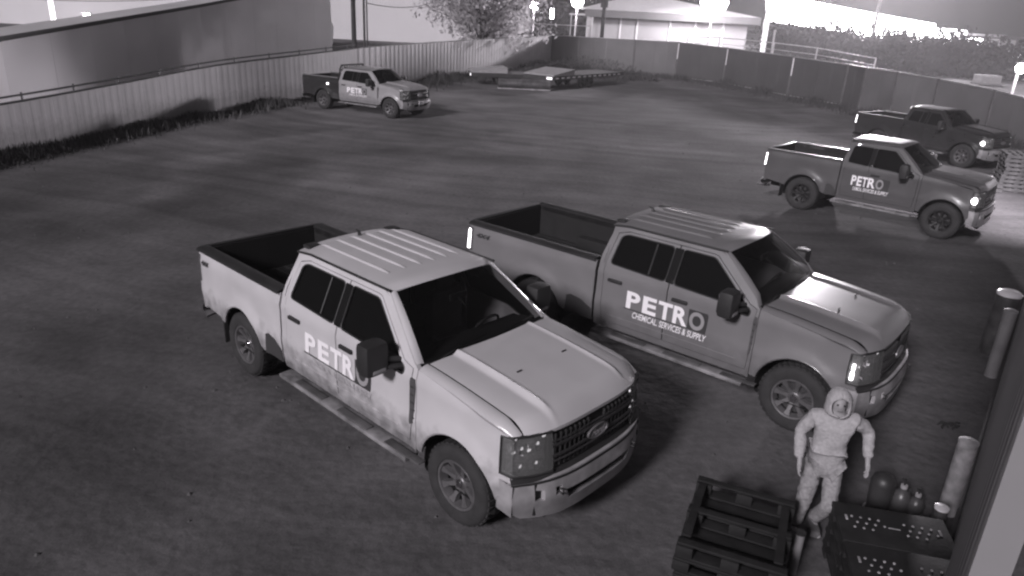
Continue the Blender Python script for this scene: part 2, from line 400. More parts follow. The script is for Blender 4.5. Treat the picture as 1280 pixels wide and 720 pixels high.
def make_truck(root, paint, bed_paint=None, warp=None, zs=1.0, ribs=True, lettering=True, lit=(), rail=None, roofrail=True, single=False, style=0, rack=False, plate=False, badge=True):  # lit: lamps given a glow for the light they throw back
    bed_paint = bed_paint or paint; rail = rail or BLACK_PLASTIC
    wp = warp or [(0, 0), (1, 1)]
    def F(p): return (pw(wp, p[0]), p[1], 0.3 + (p[2] - 0.3) * zs if p[2] > 0.3 else p[2])
    def out(mb, name, m_, par=root, smooth=35):
        mb.v = [F(p) for p in mb.v]; return mb.build(name, m_, par, smooth)
    def sidefn(sd, off=0.0): return lambda a, b, d: (a, sd * (side_y(a, b) + off - d), b)
    for sd in (-1, 1):
        # bed side
        bs = [(-1.28, 0.66)] + [(-0.545, 0.60)] + arch(0, 0.515, 0, 163, 17) + [(0.545, 0.56), (0.955, 0.54), (0.962, 1.435), (-1.31, 1.435), (-1.325, 1.20)]
        o = out(MB().panel(bs, [], sidefn(sd), 0.05), 'bed_side', bed_paint)
        # black flare line inside the arch
        fl = MB(); A = arch(0, 0.515, 0, 163, 17, 20)
        fl.tube([(x, sd * (side_y(x, z) - 0.02), z) for x, z in A], 0.022, 6); out(fl, 'arch_lip', bed_paint)
        # rail cap
        rc = MB().grid(lambda a, b: (lerp(-1.31, 0.95, a), sd * lerp(0.80, 0.992, b), 1.452 + 0.02 * math.sin(PI * b) ** .5 - 0.0), 20, 6)
        rc.grid(lambda a, b: (lerp(-1.31, 0.95, a), sd * 0.992, lerp(1.425, 1.452, b)), 20, 1)
        rc.grid(lambda a, b: (lerp(-1.31, 0.95, a), sd * 0.80, lerp(1.36, 1.452, b)), 20, 1); out(rc, 'bed_rail', rail)
        # tail light, wrapped round the corner
        tl = MB().panel([(-1.335, 0.99), (-1.245, 1.0), (-1.235, 1.37), (-1.335, 1.38)], [], sidefn(sd, 0.010), 0.05, 0.05)
        tl.box(-1.352, -1.30, min(sd * 0.85, sd * 0.955), max(sd * 0.85, sd * 0.955), 0.99, 1.38, 0.01)
        t_ = out(tl, 'tail_light', RED_LENS)
        if 'tail' in lit and sd < 0:
            out(MB().panel([(-1.337, 1.02), (-1.285, 1.03), (-1.27, 1.34), (-1.31, 1.355)], [], sidefn(sd, 0.018), 0.02, 0.05), 'tail_glow', LAMP_GLOW, t_)  # glow put in for the lens throwing light back
        # cab frame with the doors cut out
        d0, d1, d2, d3 = 1.10, 2.115, 2.13, 3.40
        dz0 = 0.60
        rear_door = [(d0 + 0.02, dz0), (d1, dz0), (d1, 1.885), (1.32, 1.885), (1.16, 1.84), (d0, 1.50), (d0, 0.85)]
        front_door = [(d2, dz0), (3.36, dz0), (d3, 0.80), (d3, 1.405), (3.25, 1.44), (2.66, 1.875), (2.60, 1.885), (d2, 1.885)]
        hole = [(d0 + 0.012, dz0 - 0.008), (3.365, dz0 - 0.008), (3.408, 0.80), (3.408, 1.412), (3.255, 1.448), (2.665, 1.883), (2.60, 1.893), (1.315, 1.893), (1.153, 1.846), (d0 - 0.008, 1.50), (d0 - 0.008, 0.84)]
        frame = [(0.985, 0.50), (3.47, 0.50), (3.47, 1.42), (3.40, 1.455), (2.76, 1.935), (2.66, 1.955), (1.22, 1.955), (1.08, 1.93), (1.00, 1.55)]
        out(MB().panel(frame, [hole], sidefn(sd), 0.05, 0.055), 'cab_side', paint)
        rw = [(1.165, 1.445), (d1 - 0.06, 1.415), (d1 - 0.06, 1.85), (1.31, 1.85), (1.22, 1.81)]; rw = rounded(rw, 0.06)
        fw = [(d2 + 0.055, 1.41), (2.84, 1.385), (3.00, 1.31), (3.27, 1.30), (3.285, 1.37), (2.64, 1.85), (d2 + 0.055, 1.85)]; fw = rounded(fw, 0.05)
        rd = out(MB().panel(rear_door, [rw], sidefn(sd, 0.003), 0.045, 0.06), 'rear_door', paint)
        fd = out(MB().panel(front_door, [fw], sidefn(sd, 0.003), 0.045, 0.06), 'front_door', paint)
        for d_, w_ in ((rd, rw), (fd, fw)):
            out(MB().panel(w_, [], sidefn(sd, -0.018), 0.006, 0.10), 'window_glass', GLASS, d_)
            out(MB().tube([(x, sd * (side_y(x, z) + 0.0), z) for x, z in w_ + [w_[0]]], 0.010, 6), 'window_trim', BLACK_PLASTIC, d_)
        out(MB().panel([(d1 - 0.056, 1.415), (d2 + 0.052, 1.41), (d2 + 0.052, 1.85), (d1 - 0.056, 1.85)], [], sidefn(sd, 0.006), 0.01, 0.08), 'door_post', mat('gloss_black', 0.01, 0.12, coat=.5))
        if not single:
            out(MB().tube([(1.78, sd * (side_y(1.78, 1.43) - .014), 1.44), (1.78, sd * (side_y(1.78, 1.83) - .014), 1.83)], 0.012, 6), 'window_divider', BLACK_PLASTIC, rd)
        for d_, hx in ((rd, 1.30), (fd, 2.32)):
            if single and d_ is rd: continue
            y = side_y(hx, 1.23) + 0.035
            out(MB().box(hx - 0.115, hx + 0.115, min(sd * y, sd * (y - .045)), max(sd * y, sd * (y - .045)), 1.20, 1.245, 0.012), 'handle', BLACK_PLASTIC, d_)
        # body crease trim low on the doors
        out(MB().tube([(x / 20, sd * (side_y(x / 20, 0.72) + 0.004), 0.70) for x in range(24, 67, 4)], 0.009, 6), 'door_molding', paint)
        # fender
        fen = [(3.478, 0.56), (FX - 0.545, 0.56)] + arch(FX, 0.53, 0, 167, 13) + [(4.60, 0.60), (4.70, 0.70), (4.735, 0.84), (4.60, 0.86), (4.60, 1.225), (4.69, 1.215), (4.66, 1.238), (4.55, 1.272), (4.2, 1.335), (3.8, 1.385), (3.478, 1.418)]
        out(MB().panel(fen, [], sidefn(sd), 0.05, 0.055), 'fender', paint)
        out(MB().tube([(x, sd * (side_y(x, z) - 0.02), z) for x, z in arch(FX, 0.53, 0, 167, 13, 20)], 0.022, 6), 'arch_lip', paint)
        # vent behind the front wheel, on the door edge
        if style == 0:
            vt = [(3.385, 0.80), (3.43, 0.83), (3.465, 1.22), (3.46, 1.315), (3.40, 1.32), (3.385, 1.26)]
            vo = out(MB().panel(vt, [], sidefn(sd, 0.014), 0.03, 0.05), 'fender_vent', mat('vent_grey', 0.09, 0.5))
            for k in range(5):
                zz = 0.88 + k * 0.085
                out(MB().box(3.395, 3.45, min(sd * 1.0, sd * 0.975), max(sd * 1.0, sd * 0.975), zz, zz + 0.014), 'vent_slat', BLACK_PLASTIC, vo, 0)
        # wheel wells
        for c in (0, FX):
            ww = MB().lathe([(0.50, sd * 0.55), (0.50, sd * 0.955)], 32, 'y', (c, 0, 0.46))
            ww.lathe([(0.0, sd * 0.55), (0.50, sd * 0.55)], 32, 'y', (c, 0, 0.46)); 
            ww.v = [(x, y, max(z, 0.34)) for x, y, z in ww.v]
            out(ww, 'wheel_well', DARK)
        # mud flaps, step pads, running board
        out(MB().box(-0.60, -0.585, min(sd * 0.72, sd * 0.97), max(sd * 0.72, sd * 0.97), 0.24, 0.66, 0.005), 'mud_flap', BLACK_PLASTIC)
        out(MB().panel([(0.60, 0.80), (0.66, 0.83), (0.80, 0.80), (0.95, 0.70), (0.95, 0.535), (0.585, 0.54)], [], sidefn(sd, 0.012), 0.03, 0.06), 'stone_guard', mat('guard_grey', 0.055, 0.6))
        rb = MB().box(1.02, 3.42, min(sd * 0.91, sd * 1.085), max(sd * 0.91, sd * 1.085), 0.40, 0.455, 0.02); out(rb, 'running_board', BOARD)
        for k in range(3):
            x = 1.35 + k * 0.85
            out(MB().box(x, x + 0.55, min(sd * 0.97, sd * 1.065), max(sd * 0.97, sd * 1.065), 0.453, 0.466, 0.004), 'step_pad', mat('pad_dusty', 0.09, 0.9, var=.5))
        # mirror
        mr = MB(); 
        out(MB().tube([(3.20, sd * 0.93, 1.42), (3.12, sd * 1.10, 1.46), (3.09, sd * 1.18, 1.46)], 0.03, 8).tube([(3.22, sd * 0.93, 1.36), (3.14, sd * 1.10, 1.37), (3.10, sd * 1.18, 1.38)], 0.03, 8), 'mirror_arm', BLACK_PLASTIC)
        mo = out(MB().box(2.98, 3.18, min(sd * 1.07, sd * 1.34), max(sd * 1.07, sd * 1.34), 1.31, 1.65, 0.06), 'mirror', BLACK_PLASTIC)
        out(MB().box(2.972, 2.983, min(sd * 1.11, sd * 1.30), max(sd * 1.11, sd * 1.30), 1.36, 1.60, 0.004), 'mirror_glass', CHROME, mo)
        out(MB().box(3.16, 3.186, min(sd * 1.12, sd * 1.27), max(sd * 1.12, sd * 1.27), 1.345, 1.385, 0.008), 'mirror_lamp', mat('amber_lens', 0.3, 0.2), mo)
        # headlight
        hl = MB().panel([(0.600, 0.855), (0.948, 0.86), (0.948, 1.205), (0.90, 1.222), (0.60, 1.225), (0.585, 1.10)], [], lambda a, b, d: (front_x(a, b) + 0.004 - d, sd * a, b), 0.01, 0.05)
        hl.panel([(4.612, 0.87), (4.733, 0.86), (4.73, 1.205), (4.70, 1.222), (4.612, 1.215)], [], sidefn(sd, 0.006), 0.01, 0.05)
        ho = out(hl, 'headlight', LENS)
        out(MB().panel([(0.600, 0.855), (0.94, 0.86), (0.94, 1.205), (0.60, 1.225)], [], lambda a, b, d: (front_x(a, b) - 0.09 - d, sd * a, b), 0.01, 0.08), 'lamp_back', mat('lamp_back', 0.42, 0.3, metal=0.5, var=.6, vscale=16, bump=.6, bscale=25), ho)
        for (hy, hz, hr) in ((0.70, 1.125, 0.060), (0.72, 0.94, 0.055), (0.84, 1.10, 0.055), (0.86, 0.93, 0.045)):
            out(MB().lathe([(0.0, 0.0), (hr * .6, 0.008), (hr, 0.05), (hr * 1.08, 0.055)], 14, 'x', (front_x(hy, hz) - 0.078, sd * hy, hz)), 'reflector', CHROME, ho)
            out(MB().lathe([(hr * (0.16 + .6 * abs(math.sin(hy * 40 + hz * 9)) * .5), 0.02), (hr * 0.16, 0.032), (0.0, 0.038)], 10, 'x', (front_x(hy, hz) - 0.075, sd * hy, hz)), 'bulb', GLINT_GLOW, ho)  # unlit bulb; the glint on it is put in as emission
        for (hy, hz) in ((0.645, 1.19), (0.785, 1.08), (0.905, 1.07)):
            out(MB().box(front_x(hy, hz) - .05, front_x(hy, hz) - .035, sd * hy - .020, sd * hy + .016, hz - .009, hz + .009, .003), 'glint', GLINT_GLOW, ho)  # small glowing blocks stand for glints on the lamp
        # C shaped trim round the lamp
        pth = [(0.60, 1.235), (0.80, 1.238), (0.93, 1.232), ]
        out(MB().tube([(front_x(a, z) + 0.004, sd * a, z) for a, z in pth] + [(4.60, sd * (side_y(4.6, 1.22) + .004), 1.222), (4.60, sd * (side_y(4.6, 1.0) + .004), 1.0), (4.61, sd * (side_y(4.6, .86) + .004), 0.86), (4.735, sd * (side_y(4.735, .86)), 0.852)] + [(front_x(a, .85) + 0.004, sd * a, 0.848) for a in (0.93, 0.8, 0.6)], 0.013, 6), 'lamp_bezel', BLACK_PLASTIC, ho)
        if 'head' in lit and sd < 0:
            out(MB().lathe([(0.0, -0.06), (0.07, -0.05), (0.085, 0.0), (0.06, 0.035), (0.0, 0.04)], 16, 'y', (4.67, -0.965, 1.03)), 'head_glow', LAMP_GLOW, ho)  # thrown-back light added as a glowing bulb shape
        if 'marker' in lit and sd < 0:
            out(MB().box(4.63, 4.67, -0.985, -0.945, 0.91, 1.01, 0.015).box(4.635, 4.665, -0.985, -0.945, 1.03, 1.11, 0.012), 'marker_glow', LAMP_GLOW, ho)  # markers glow in place of their retroreflection
    # hood
    def hood(a, b):
        y = lerp(-0.84, 0.84, b); xb = 3.50 + 0.07 * (1 - (y / 0.84) ** 2); xf = front_x(y, 1.22) - 0.004
        x = lerp(xb, xf, a); return (x, y, hood_z(x, y) + 0.004)
    hb = MB().grid(hood, 30, 84)
    hb.grid(lambda a, b: (front_x(lerp(-.84, .84, b), 1.22) - 0.004, lerp(-.84, .84, b), lerp(1.225, hood_z(front_x(lerp(-.84, .84, b), 1.22) - 0.004, lerp(-.84, .84, b)) + 0.004, a)), 2, 48)
    out(hb, 'hood', paint, smooth=30)
    for sd in (-1, 1):
        def ft(a, b):
            x = lerp(3.478, 4.735, a); ye = side_y(x, hood_edge(x)); y = lerp(0.848, ye, b)
            if x > 4.55: y = min(y, 0.95 - 0.03 * sstep(4.62, 4.735, x) * b)
            z0_, z1_ = hood_z(x, 0.848), min(hood_edge(x), 1.42)
            z1_ -= 0.055 * sstep(4.50, 4.735, x); z0_ = min(z0_, z1_ + 0.05)
            return (x, sd * y, lerp(z0_, z1_ - 0.004, b ** 2.2))
        out(MB().grid(ft, 26, 8), 'fender_top', paint, smooth=50)
        out(MB().tube([(4.2, sd * 0.30, hood_z(4.2, .3) + .012), (4.2, sd * 0.36, hood_z(4.2, .36) + .012)], 0.008, 6), 'washer_jet', BLACK_PLASTIC)
    # cowl, wipers
    out(MB().grid(lambda a, b: (lerp(3.40, 3.56, a) + 0.04 * (1 - (2 * b - 1) ** 2), lerp(-0.86, 0.86, b), 1.425 + 0.02 * (1 - a)), 4, 16), 'cowl', BLACK_PLASTIC)
    for (ya, yb) in ((-0.70, -0.02), (0.02, 0.72)):
        out(MB().tube([(3.50, ya, 1.46), (3.46, (ya + yb) / 2, 1.495), (3.44, yb, 1.50)], 0.010, 5), 'wiper', BLACK_PLASTIC)
    # windshield
    def wsb(y): return (3.44 + 0.12 * (1 - (y / 0.86) ** 2), y, 1.438 + 0.02 * (1 - (y / 0.86) ** 2))
    def wst(y): return (2.775 + 0.10 * (1 - (y / 0.66) ** 2), y, 1.945 + 0.055 * (1 - (y / 0.66) ** 2))
    def wsf(a, b):
        p, q = Vector(wsb(lerp(-0.86, 0.86, b))), Vector(wst(lerp(-0.665, 0.665, b)))
        c = p.lerp(q, a); c.z += 0.03 * math.sin(PI * a); return c
    out(MB().grid(wsf, 12, 24), 'windshield', WSGLASS, smooth=60)
    for sd in (-1, 1):
        def pil(a, b):
            p = Vector(wsf(a, 0 if sd < 0 else 1)); x = lerp(3.42, 2.745, a); z = lerp(1.435, 1.94, a)
            q = Vector((x, sd * (side_y(x, z) - 0.003), z)); c = p.lerp(q, b); c.z += 0.012 * math.sin(PI * b); return c
        out(MB().grid(pil, 14, 4), 'windshield_pillar', paint, smooth=60)
    out(MB().tube([(3.10, 0, 1.70), (2.98, 0, 1.77)], 0.01, 5).box(2.96, 2.99, -0.12, 0.12, 1.75, 1.82, 0.01), 'rear_view_mirror', BLACK_PLASTIC)
    # roof
    def roofz(x, y):
        q = min(1, abs(y) / 0.75); z = 1.955 + 0.075 * (1 - q ** 2.6)
        z -= 0.03 * sstep(1.25, 1.02, x)
        return z
    def roof(a, b):
        y = lerp(-0.75, 0.75, b); xf = 2.77 + 0.10 * (1 - min(1, abs(y) / 0.68) ** 2); x = lerp(1.03, xf, a)
        return (x, y * (1 if True else 1), roofz(x, y) - 0.05 * sstep(0.94, 1.0, a) * (1 - 0.3 * (1 - (2 * b - 1) ** 2)))
    out(MB().grid(roof, 24, 40), 'roof', paint, smooth=50)
    if ribs:
        for y in (-0.50, -0.30, -0.10, 0.10, 0.30, 0.50):
            x0_, x1_ = 1.18, 2.50 - 0.12 * abs(y)
            def rib(a, b, y=y):
                x = lerp(x0_, x1_, a); h = 0.017 * math.sin(PI * b) * sstep(0, .05, a) * sstep(1, .92, a)
                yy = y + lerp(-0.022, 0.022, b); return (x, yy, roofz(x, yy) + h + 0.001)
            out(MB().grid(rib, 20, 6), 'roof_rib', paint, smooth=70)
    for sd in (-1, 1):
        out(MB().tube([(x, sd * 0.742, 1.958 - (0.03 if x < 1.1 else 0)) for x in (1.05, 1.3, 2.0, 2.6, 2.77)], 0.014, 6), 'roof_seal', BLACK_PLASTIC)
        out(MB().box(1.02, 1.16, min(sd * .50, sd * .66), max(sd * .50, sd * .66), 1.955, 1.995, 0.012), 'roof_marker', BLACK_PLASTIC)
    if style == 0: out(MB().tube([(1.22, 0.0, 2.01), (1.20, 0, 2.07), (1.14, 0, 2.09)], [0.03, 0.022, 0.005], 8), 'antenna', BLACK_PLASTIC)
    # cab back
    def cbf(a, b, d):
        return (1.0 + 0.05 * (b - 0.9) * (b > 0.9) + d, a * (1 - 0.24 * sstep(1.42, 1.95, b)), b)
    back = [(-0.975, 0.55), (0.975, 0.55), (0.96, 1.45), (0.955, 1.93), (-0.955, 1.93), (-0.96, 1.45)]
    bw_ = [(-0.62, 1.50), (0.62, 1.50), (0.60, 1.85), (-0.60, 1.85)]
    out(MB().panel(back, [bw_], cbf, 0.04, 0.09), 'cab_back', paint)
    out(MB().panel(bw_, [], lambda a, b, d: (cbf(a, b, d)[0] + 0.02, cbf(a, b, d)[1], b), 0.006, 0.2), 'rear_window', GLASS)
    # bed tub
    bd = MB()
    bd.box(-1.25, 0.95, -0.80, 0.80, 0.88, 0.93)
    for k in range(11): bd.box(-1.22, 0.93, -0.74 + k * 0.142, -0.69 + k * 0.142, 0.93, 0.945)
    out(bd, 'bed_floor', LINER, smooth=0)
    out(MB().box(-1.28, 0.93, -0.845, -0.80, 0.9, 1.44).box(-1.28, 0.93, 0.80, 0.845, 0.9, 1.44).box(0.90, 0.95, -0.84, 0.84, 0.9, 1.46), 'bed_wall', LINER, smooth=0)
    for y_ in (-0.70, 0.70): out(MB().box(-0.40, 0.40, y_ - .1, y_ + .1, 0.93, 1.12, 0.04), 'wheel_house', LINER)
    tg = MB().panel([(-0.845, 0.70), (0.845, 0.70), (0.85, 1.43), (-0.85, 1.43)], [], lambda a, b, d: (-1.345 + d + 0.02 * math.exp(-((b - 1.36) / .04) ** 2) * -1, a, b), 0.07, 0.06)
    tgo = out(tg, 'tailgate', bed_paint)
    out(MB().box(-1.272, -1.255, -0.80, 0.80, 0.93, 1.43), 'tailgate_liner', LINER, tgo, 0)
    out(MB().box(-1.36, -1.27, -0.85, 0.85, 1.43, 1.465, 0.012), 'tailgate_cap', rail, tgo)
    out(MB().box(-1.365, -1.345, -0.12, 0.12, 1.30, 1.36, 0.008), 'handle', BLACK_PLASTIC, tgo)
    for y_ in (-0.90, 0.90): out(MB().box(-1.30, -1.20, y_ - .06, y_ + .06, 0.60, 1.43), 'bed_corner_post', bed_paint, smooth=0)
    # rear bumper
    rbm = MB().grid(lambda a, b: (-1.36 - 0.13 * math.sin(PI * min(1, b * 1.15)) ** .5 + 0.12 * abs(2 * a - 1) ** 5, lerp(-0.97, 0.97, a), lerp(0.66, 0.44, b)), 24, 8)
    rbm.grid(lambda a, b: (lerp(-1.36, -1.20, b) + 0.12 * abs(2 * a - 1) ** 5, lerp(-0.97, 0.97, a), 0.66), 24, 2)
    out(rbm, 'rear_bumper', BUMPER)
    out(MB().tube([(-1.25, -0.55, .40), (-1.62, -0.55, .38)], 0.04, 10), 'exhaust_pipe', STEEL)
    # front fascia
    gp = MB().panel([(-0.62, 0.83), (0.62, 0.83), (0.60, 1.222), (-0.60, 1.222)], [], lambda a, b, d: (front_x(a, b) - 0.035 - d, a, b), 0.02, 0.08)
    gr = out(gp, 'grille', BLACK_PLASTIC)
    bars = ((1.13, 0.014), (1.085, 0.022), (0.985, 0.022), (0.935, 0.014)) if style == 0 else ((1.12, .012), (1.02, .03), (0.92, .012))
    for bz, bh in bars:
        out(MB().grid(lambda a, b: (front_x(lerp(-.60, .60, a), bz) + 0.008 * math.sin(PI * b), lerp(-.60, .60, a), lerp(bz - bh, bz + bh, b)), 20, 4), 'grille_bar', mat('grille_grey', 0.09, 0.35, metal=0.5, var=0.2), gr)
    for k in range(-9, 10):
        if abs(k) < 2: continue
        y = k * 0.062
        out(MB().box(front_x(y, 1.0) - 0.030, front_x(y, 1.0) - 0.006, y - 0.006, y + 0.006, 0.86, 1.20), 'grille_slat', BLACK_PLASTIC, gr, 0)
    em = MB()
    em.v = []; pr_ = [(math.cos(t * PI / 12), math.sin(t * PI / 12)) for t in range(24)]
    vs = []
    for (k, dx) in ((1.0, 0.0), (1.0, 0.020), (0.86, 0.020), (0.82, 0.010), (0.0, 0.010)):
        vs += [(front_x(0, 1.03) + 0.01 + dx, 0.155 * k * c, 1.03 + 0.068 * k * s_) for c, s_ in pr_]
    em.add(vs, [(i * 24 + j, i * 24 + (j + 1) % 24, (i + 1) * 24 + (j + 1) % 24, (i + 1) * 24 + j) for i in range(4) for j in range(24)])
    out(em, 'oval_emblem', mat('emblem', 0.34, 0.3, metal=0.6) if not plate else LETTER, gr)
    if style == 0 and not plate:
        vs, fs = text_mesh('Ford', 0.02, 0.35); xs = [v[0] for v in vs]; ys = [v[1] for v in vs]
        b = MB(); b.add([(front_x(0, 1.03) + 0.025, -0.10 + 0.2 * (vx - min(xs)) / (max(xs) - min(xs)), 0.995 + 0.07 * (vy - min(ys)) / (max(ys) - min(ys))) for vx, vy in vs], fs)
        out(b, 'emblem_script', mat('emblem_light', 0.75, 0.3), gr, 0)
    # front bumper
    def bx(y, z): return 5.02 - 0.24 * min(1, abs(y) / 0.97) ** 3.2 - 0.03 * abs(z - 0.62) / 0.2
    bmp = MB().panel([(-0.985, 0.50), (-0.90, 0.43), (-0.5, 0.385), (0.5, 0.385), (0.90, 0.43), (0.985, 0.50), (0.985, 0.79), (0.60, 0.815), (-0.60, 0.815), (-0.985, 0.79)],
                     [[(-0.44, 0.53), (0.44, 0.53), (0.48, 0.64), (-0.48, 0.64)], [(-0.80, 0.61), (-0.71, 0.60), (-0.71, 0.70), (-0.80, 0.72)], [(0.80, 0.61), (0.71, 0.60), (0.71, 0.70), (0.80, 0.72)],
                      [(-0.60, 0.62), (-0.53, 0.62), (-0.53, 0.70), (-0.60, 0.70)], [(0.60, 0.62), (0.53, 0.62), (0.53, 0.70), (0.60, 0.70)]],
                     lambda a, b, d: (bx(a, b) - d, a, b), 0.05, 0.07)
    bpad = MB().grid(lambda a, b: (lerp(bx(lerp(-.985, .985, a), .8) + .004, front_x(lerp(-.93, .93, a), .84) - .03, b), lerp(-0.985, 0.985, a) * (1 - .03 * b), lerp(0.80, 0.835, b)), 24, 2)
    bpad.grid(lambda a, b: (bx(lerp(-.985, .985, a), .8) + .006, lerp(-.985, .985, a) * 1.003, lerp(.775, .80, b)), 24, 2)
    for sd in (-1, 1): bmp.grid(lambda a, b: (lerp(bx(.985, .6), 4.58, a), sd * (0.985 - 0.01 * a), lerp(0.47, 0.79, b)), 4, 4)
    bo = out(bmp, 'front_bumper', BUMPER); out(bpad, 'bumper_pad', BLACK_PLASTIC, bo)
    out(MB().box(4.60, 4.88, -0.80, 0.80, 0.45, 0.78), 'bumper_core', DARK, bo, 0)
    for sd in (-1, 1):
        out(MB().tube([(bx(.56, .66) + 0.002, sd * .56, .635), (bx(.56, .66) + 0.04, sd * .56, .635), (bx(.56, .66) + 0.04, sd * .56, .675), (bx(.56, .66), sd * .56, .68)], 0.010, 6), 'tow_hook', BLACK_PLASTIC, bo)
    out(MB().panel([(-0.62, 0.33), (0.62, 0.33), (0.75, 0.40), (-0.75, 0.40)], [], lambda a, b, d: (bx(a, b) - 0.06 - d, a, b), 0.03, 0.1), 'air_dam', BLACK_PLASTIC)
    if plate: out(MB().box(5.0, 5.035, -0.155, 0.155, 0.60, 0.76, 0.005), 'licence_plate', LETTER)
    # underside
    out(MB().box(-1.2, 4.7, -0.55, -0.42, 0.42, 0.60).box(-1.2, 4.7, 0.42, 0.55, 0.42, 0.60).box(-1.2, 0.95, -0.80, 0.80, 0.62, 0.88).box(1.0, 3.45, -0.92, 0.92, 0.50, 0.60).box(3.45, 4.70, -0.55, 0.55, 0.60, 1.15), 'chassis', DARK, smooth=0)
    for c in (0, FX): out(MB().tube([(c, -0.8, .42), (c, 0.8, .42)], 0.06, 10).tube([(c, -0.12, .42), (c, 0.12, .42)], 0.15, 12), 'axle', DARK)
    # cabin
    st_ = MB()
    out(MB().grid(lambda a, b: (lerp(3.42, 3.02, a), lerp(-0.85, 0.85, b), 1.36 + 0.04 * math.sin(PI * min(1, a * 1.2))), 6, 12).grid(lambda a, b: (3.02, lerp(-.85, .85, b), lerp(1.36, .9, a)), 2, 6), 'dashboard', mat('dash', 0.035, 0.7))
    for (x, ys) in ((2.42, (-0.42, 0.42)), (1.42, (-0.42, 0.42))):
        for y in ys:
            s1 = MB().box(x - 0.08, x + 0.42, y - 0.25, y + 0.25, 0.90, 1.03, 0.04).box(x - 0.20, x - 0.06, y - 0.24, y + 0.24, 0.98, 1.56, 0.05)
            so_ = out(s1, 'seat', SEAT); out(MB().box(x - 0.20, x - 0.09, y - 0.13, y + 0.13, 1.57, 1.75, 0.04), 'headrest', SEAT, so_)
    swm = MB(); c0 = Vector((2.98, 0.42, 1.30)); ax = Vector((-0.85, 0, 0.5)).normalized(); a1 = Vector((0, 1, 0)); a2 = ax.cross(a1)
    swm.tube([c0 + 0.19 * (math.cos(t * PI / 10) * a1 + math.sin(t * PI / 10) * a2) for t in range(21)], 0.016, 6).tube([c0, c0 - ax * 0.15], 0.03, 6)
    swm.tube([c0 + a1 * .18, c0 - a1 * .18], 0.014, 5)
    out(swm, 'steering_wheel', mat('wheel_leather', 0.05, 0.6))
    out(MB().box(1.05, 3.4, -0.9, 0.9, 0.60, 0.66).box(1.02, 1.06, -0.9, 0.9, 0.62, 1.5), 'cabin_floor', DARK, smooth=0)
    # wheels
    w1 = wheel(root, 0, -1)
    if style == 1 and lettering:
        for c_ in w1.children:
            if c_.name.startswith('rim') or c_.name.startswith('hub'): c_.data.materials[0] = mat('dark_rim', 0.025, 0.5, metal=.3)
    for (c, sd) in ((0, 1), (FX, -1), (FX, 1)):
        w2 = w1.copy(); COL.objects.link(w2); w2.parent = root
        w2.location = (pw(wp, c), 0.995 * sd, 0.425); w2.rotation_euler = (0, random.uniform(0, 1) if sd < 0 else 0, 0 if sd < 0 else PI)
        for ch in list(w1.children):
            g = ch.copy(); COL.objects.link(g); g.parent = w2
    w1.location.x = pw(wp, 0)
    # lettering on the doors
    if lettering:
        adv = [0.0, 0.262, 0.505, 0.735, 0.975] if lettering != 2 else [0.0, .24, .46, .67, .88]
        x0_ = 1.52 if lettering != 2 else 1.50
        for k, ch in enumerate('PETRO'):
            vs, fs = text_mesh(ch, 0.035)
            xs = [v[0] for v in vs]; ys = [v[1] for v in vs]
            wd_ = 0.215 if lettering != 2 else 0.2
            hh = 0.245
            b = MB()
            P_ = [(x0_ + adv[k] + (vx - min(xs)) / (max(xs) - min(xs)) * wd_, 0.905 + (vy - min(ys)) / (max(ys) - min(ys)) * hh) for vx, vy in vs]
            b.add([(x, -(side_y(x, z) + 0.012), z) for x, z in P_], fs)
            out(b, 'letter', LETTER if ch != 'O' else LETTER_DIM, smooth=0)
        b = MB().panel([(x0_ - 0.03, 0.885), (x0_ + 1.225, 0.885), (x0_ + 1.235, 1.13), (x0_ + 1.22, 1.165), (x0_ + 0.955, 1.165), (x0_ + 0.955, 0.90), (x0_ - 0.03, 0.90)], [], lambda a, b_, d: (a, -(side_y(a, b_) + 0.0085 - d), b_), 0.004, 0.08)
        out(b, 'decal_shadow', DECAL_DARK)
        vs, fs = text_mesh('CHEMICAL, SERVICES & SUPPLY', 0.018, 0.25)
        xs = [v[0] for v in vs]; ys = [v[1] for v in vs]
        b = MB(); P_ = [(x0_ + 0.12 + (vx - min(xs)) / (max(xs) - min(xs)) * 1.13, 0.765 + (vy - min(ys)) / (max(ys) - min(ys)) * 0.11) for vx, vy in vs]
        b.add([(x, -(side_y(x, z) + 0.012), z) for x, z in P_], fs); out(b, 'tagline', LETTER if lettering != 3 else mat('faded_decal', .5, .6), smooth=0)
    if badge:
        for sd in (-1, 1):
            vs, fs = text_mesh('4X4', 0.04, 0.3)
            xs = [v[0] for v in vs]; ys = [v[1] for v in vs]
            P_ = [((-1.16 + (vx - min(xs)) / (max(xs) - min(xs)) * 0.26) , 1.25 + (vy - min(ys)) / (max(ys) - min(ys)) * 0.075) for vx, vy in vs]
            if sd > 0: P_ = [(-2.06 - x, z) for x, z in P_]
            b = MB(); b.add([(x, sd * (side_y(x, z) + 0.012), z) for x, z in P_], fs); out(b, 'badge', DECAL_DARK, smooth=0)
    if rack:
        rk = MB()
        for y in (-0.80, 0.80): rk.tube([(0.86, y, 1.45), (0.90, y * .97, 1.90), (0.93, y * .90, 2.06)], 0.035, 8)
        rk.tube([(0.93, -.72, 2.06), (0.93, .72, 2.06)], 0.035, 8); rk.tube([(0.90, -.77, 1.85), (0.90, .77, 1.85)], 0.025, 8)
        for k in range(9): rk.tube([(0.88, -0.64 + k * 0.16, 1.46), (0.92, -0.64 + k * 0.16, 2.05)], 0.015, 6)
        out(rk, 'headache_rack', BLACK_PLASTIC)
        out(MB().box(0.55, 0.86, -0.88, 0.88, 1.20, 1.50, 0.02), 'tool_box', mat('tool_box', 0.06, 0.4, metal=0.3))
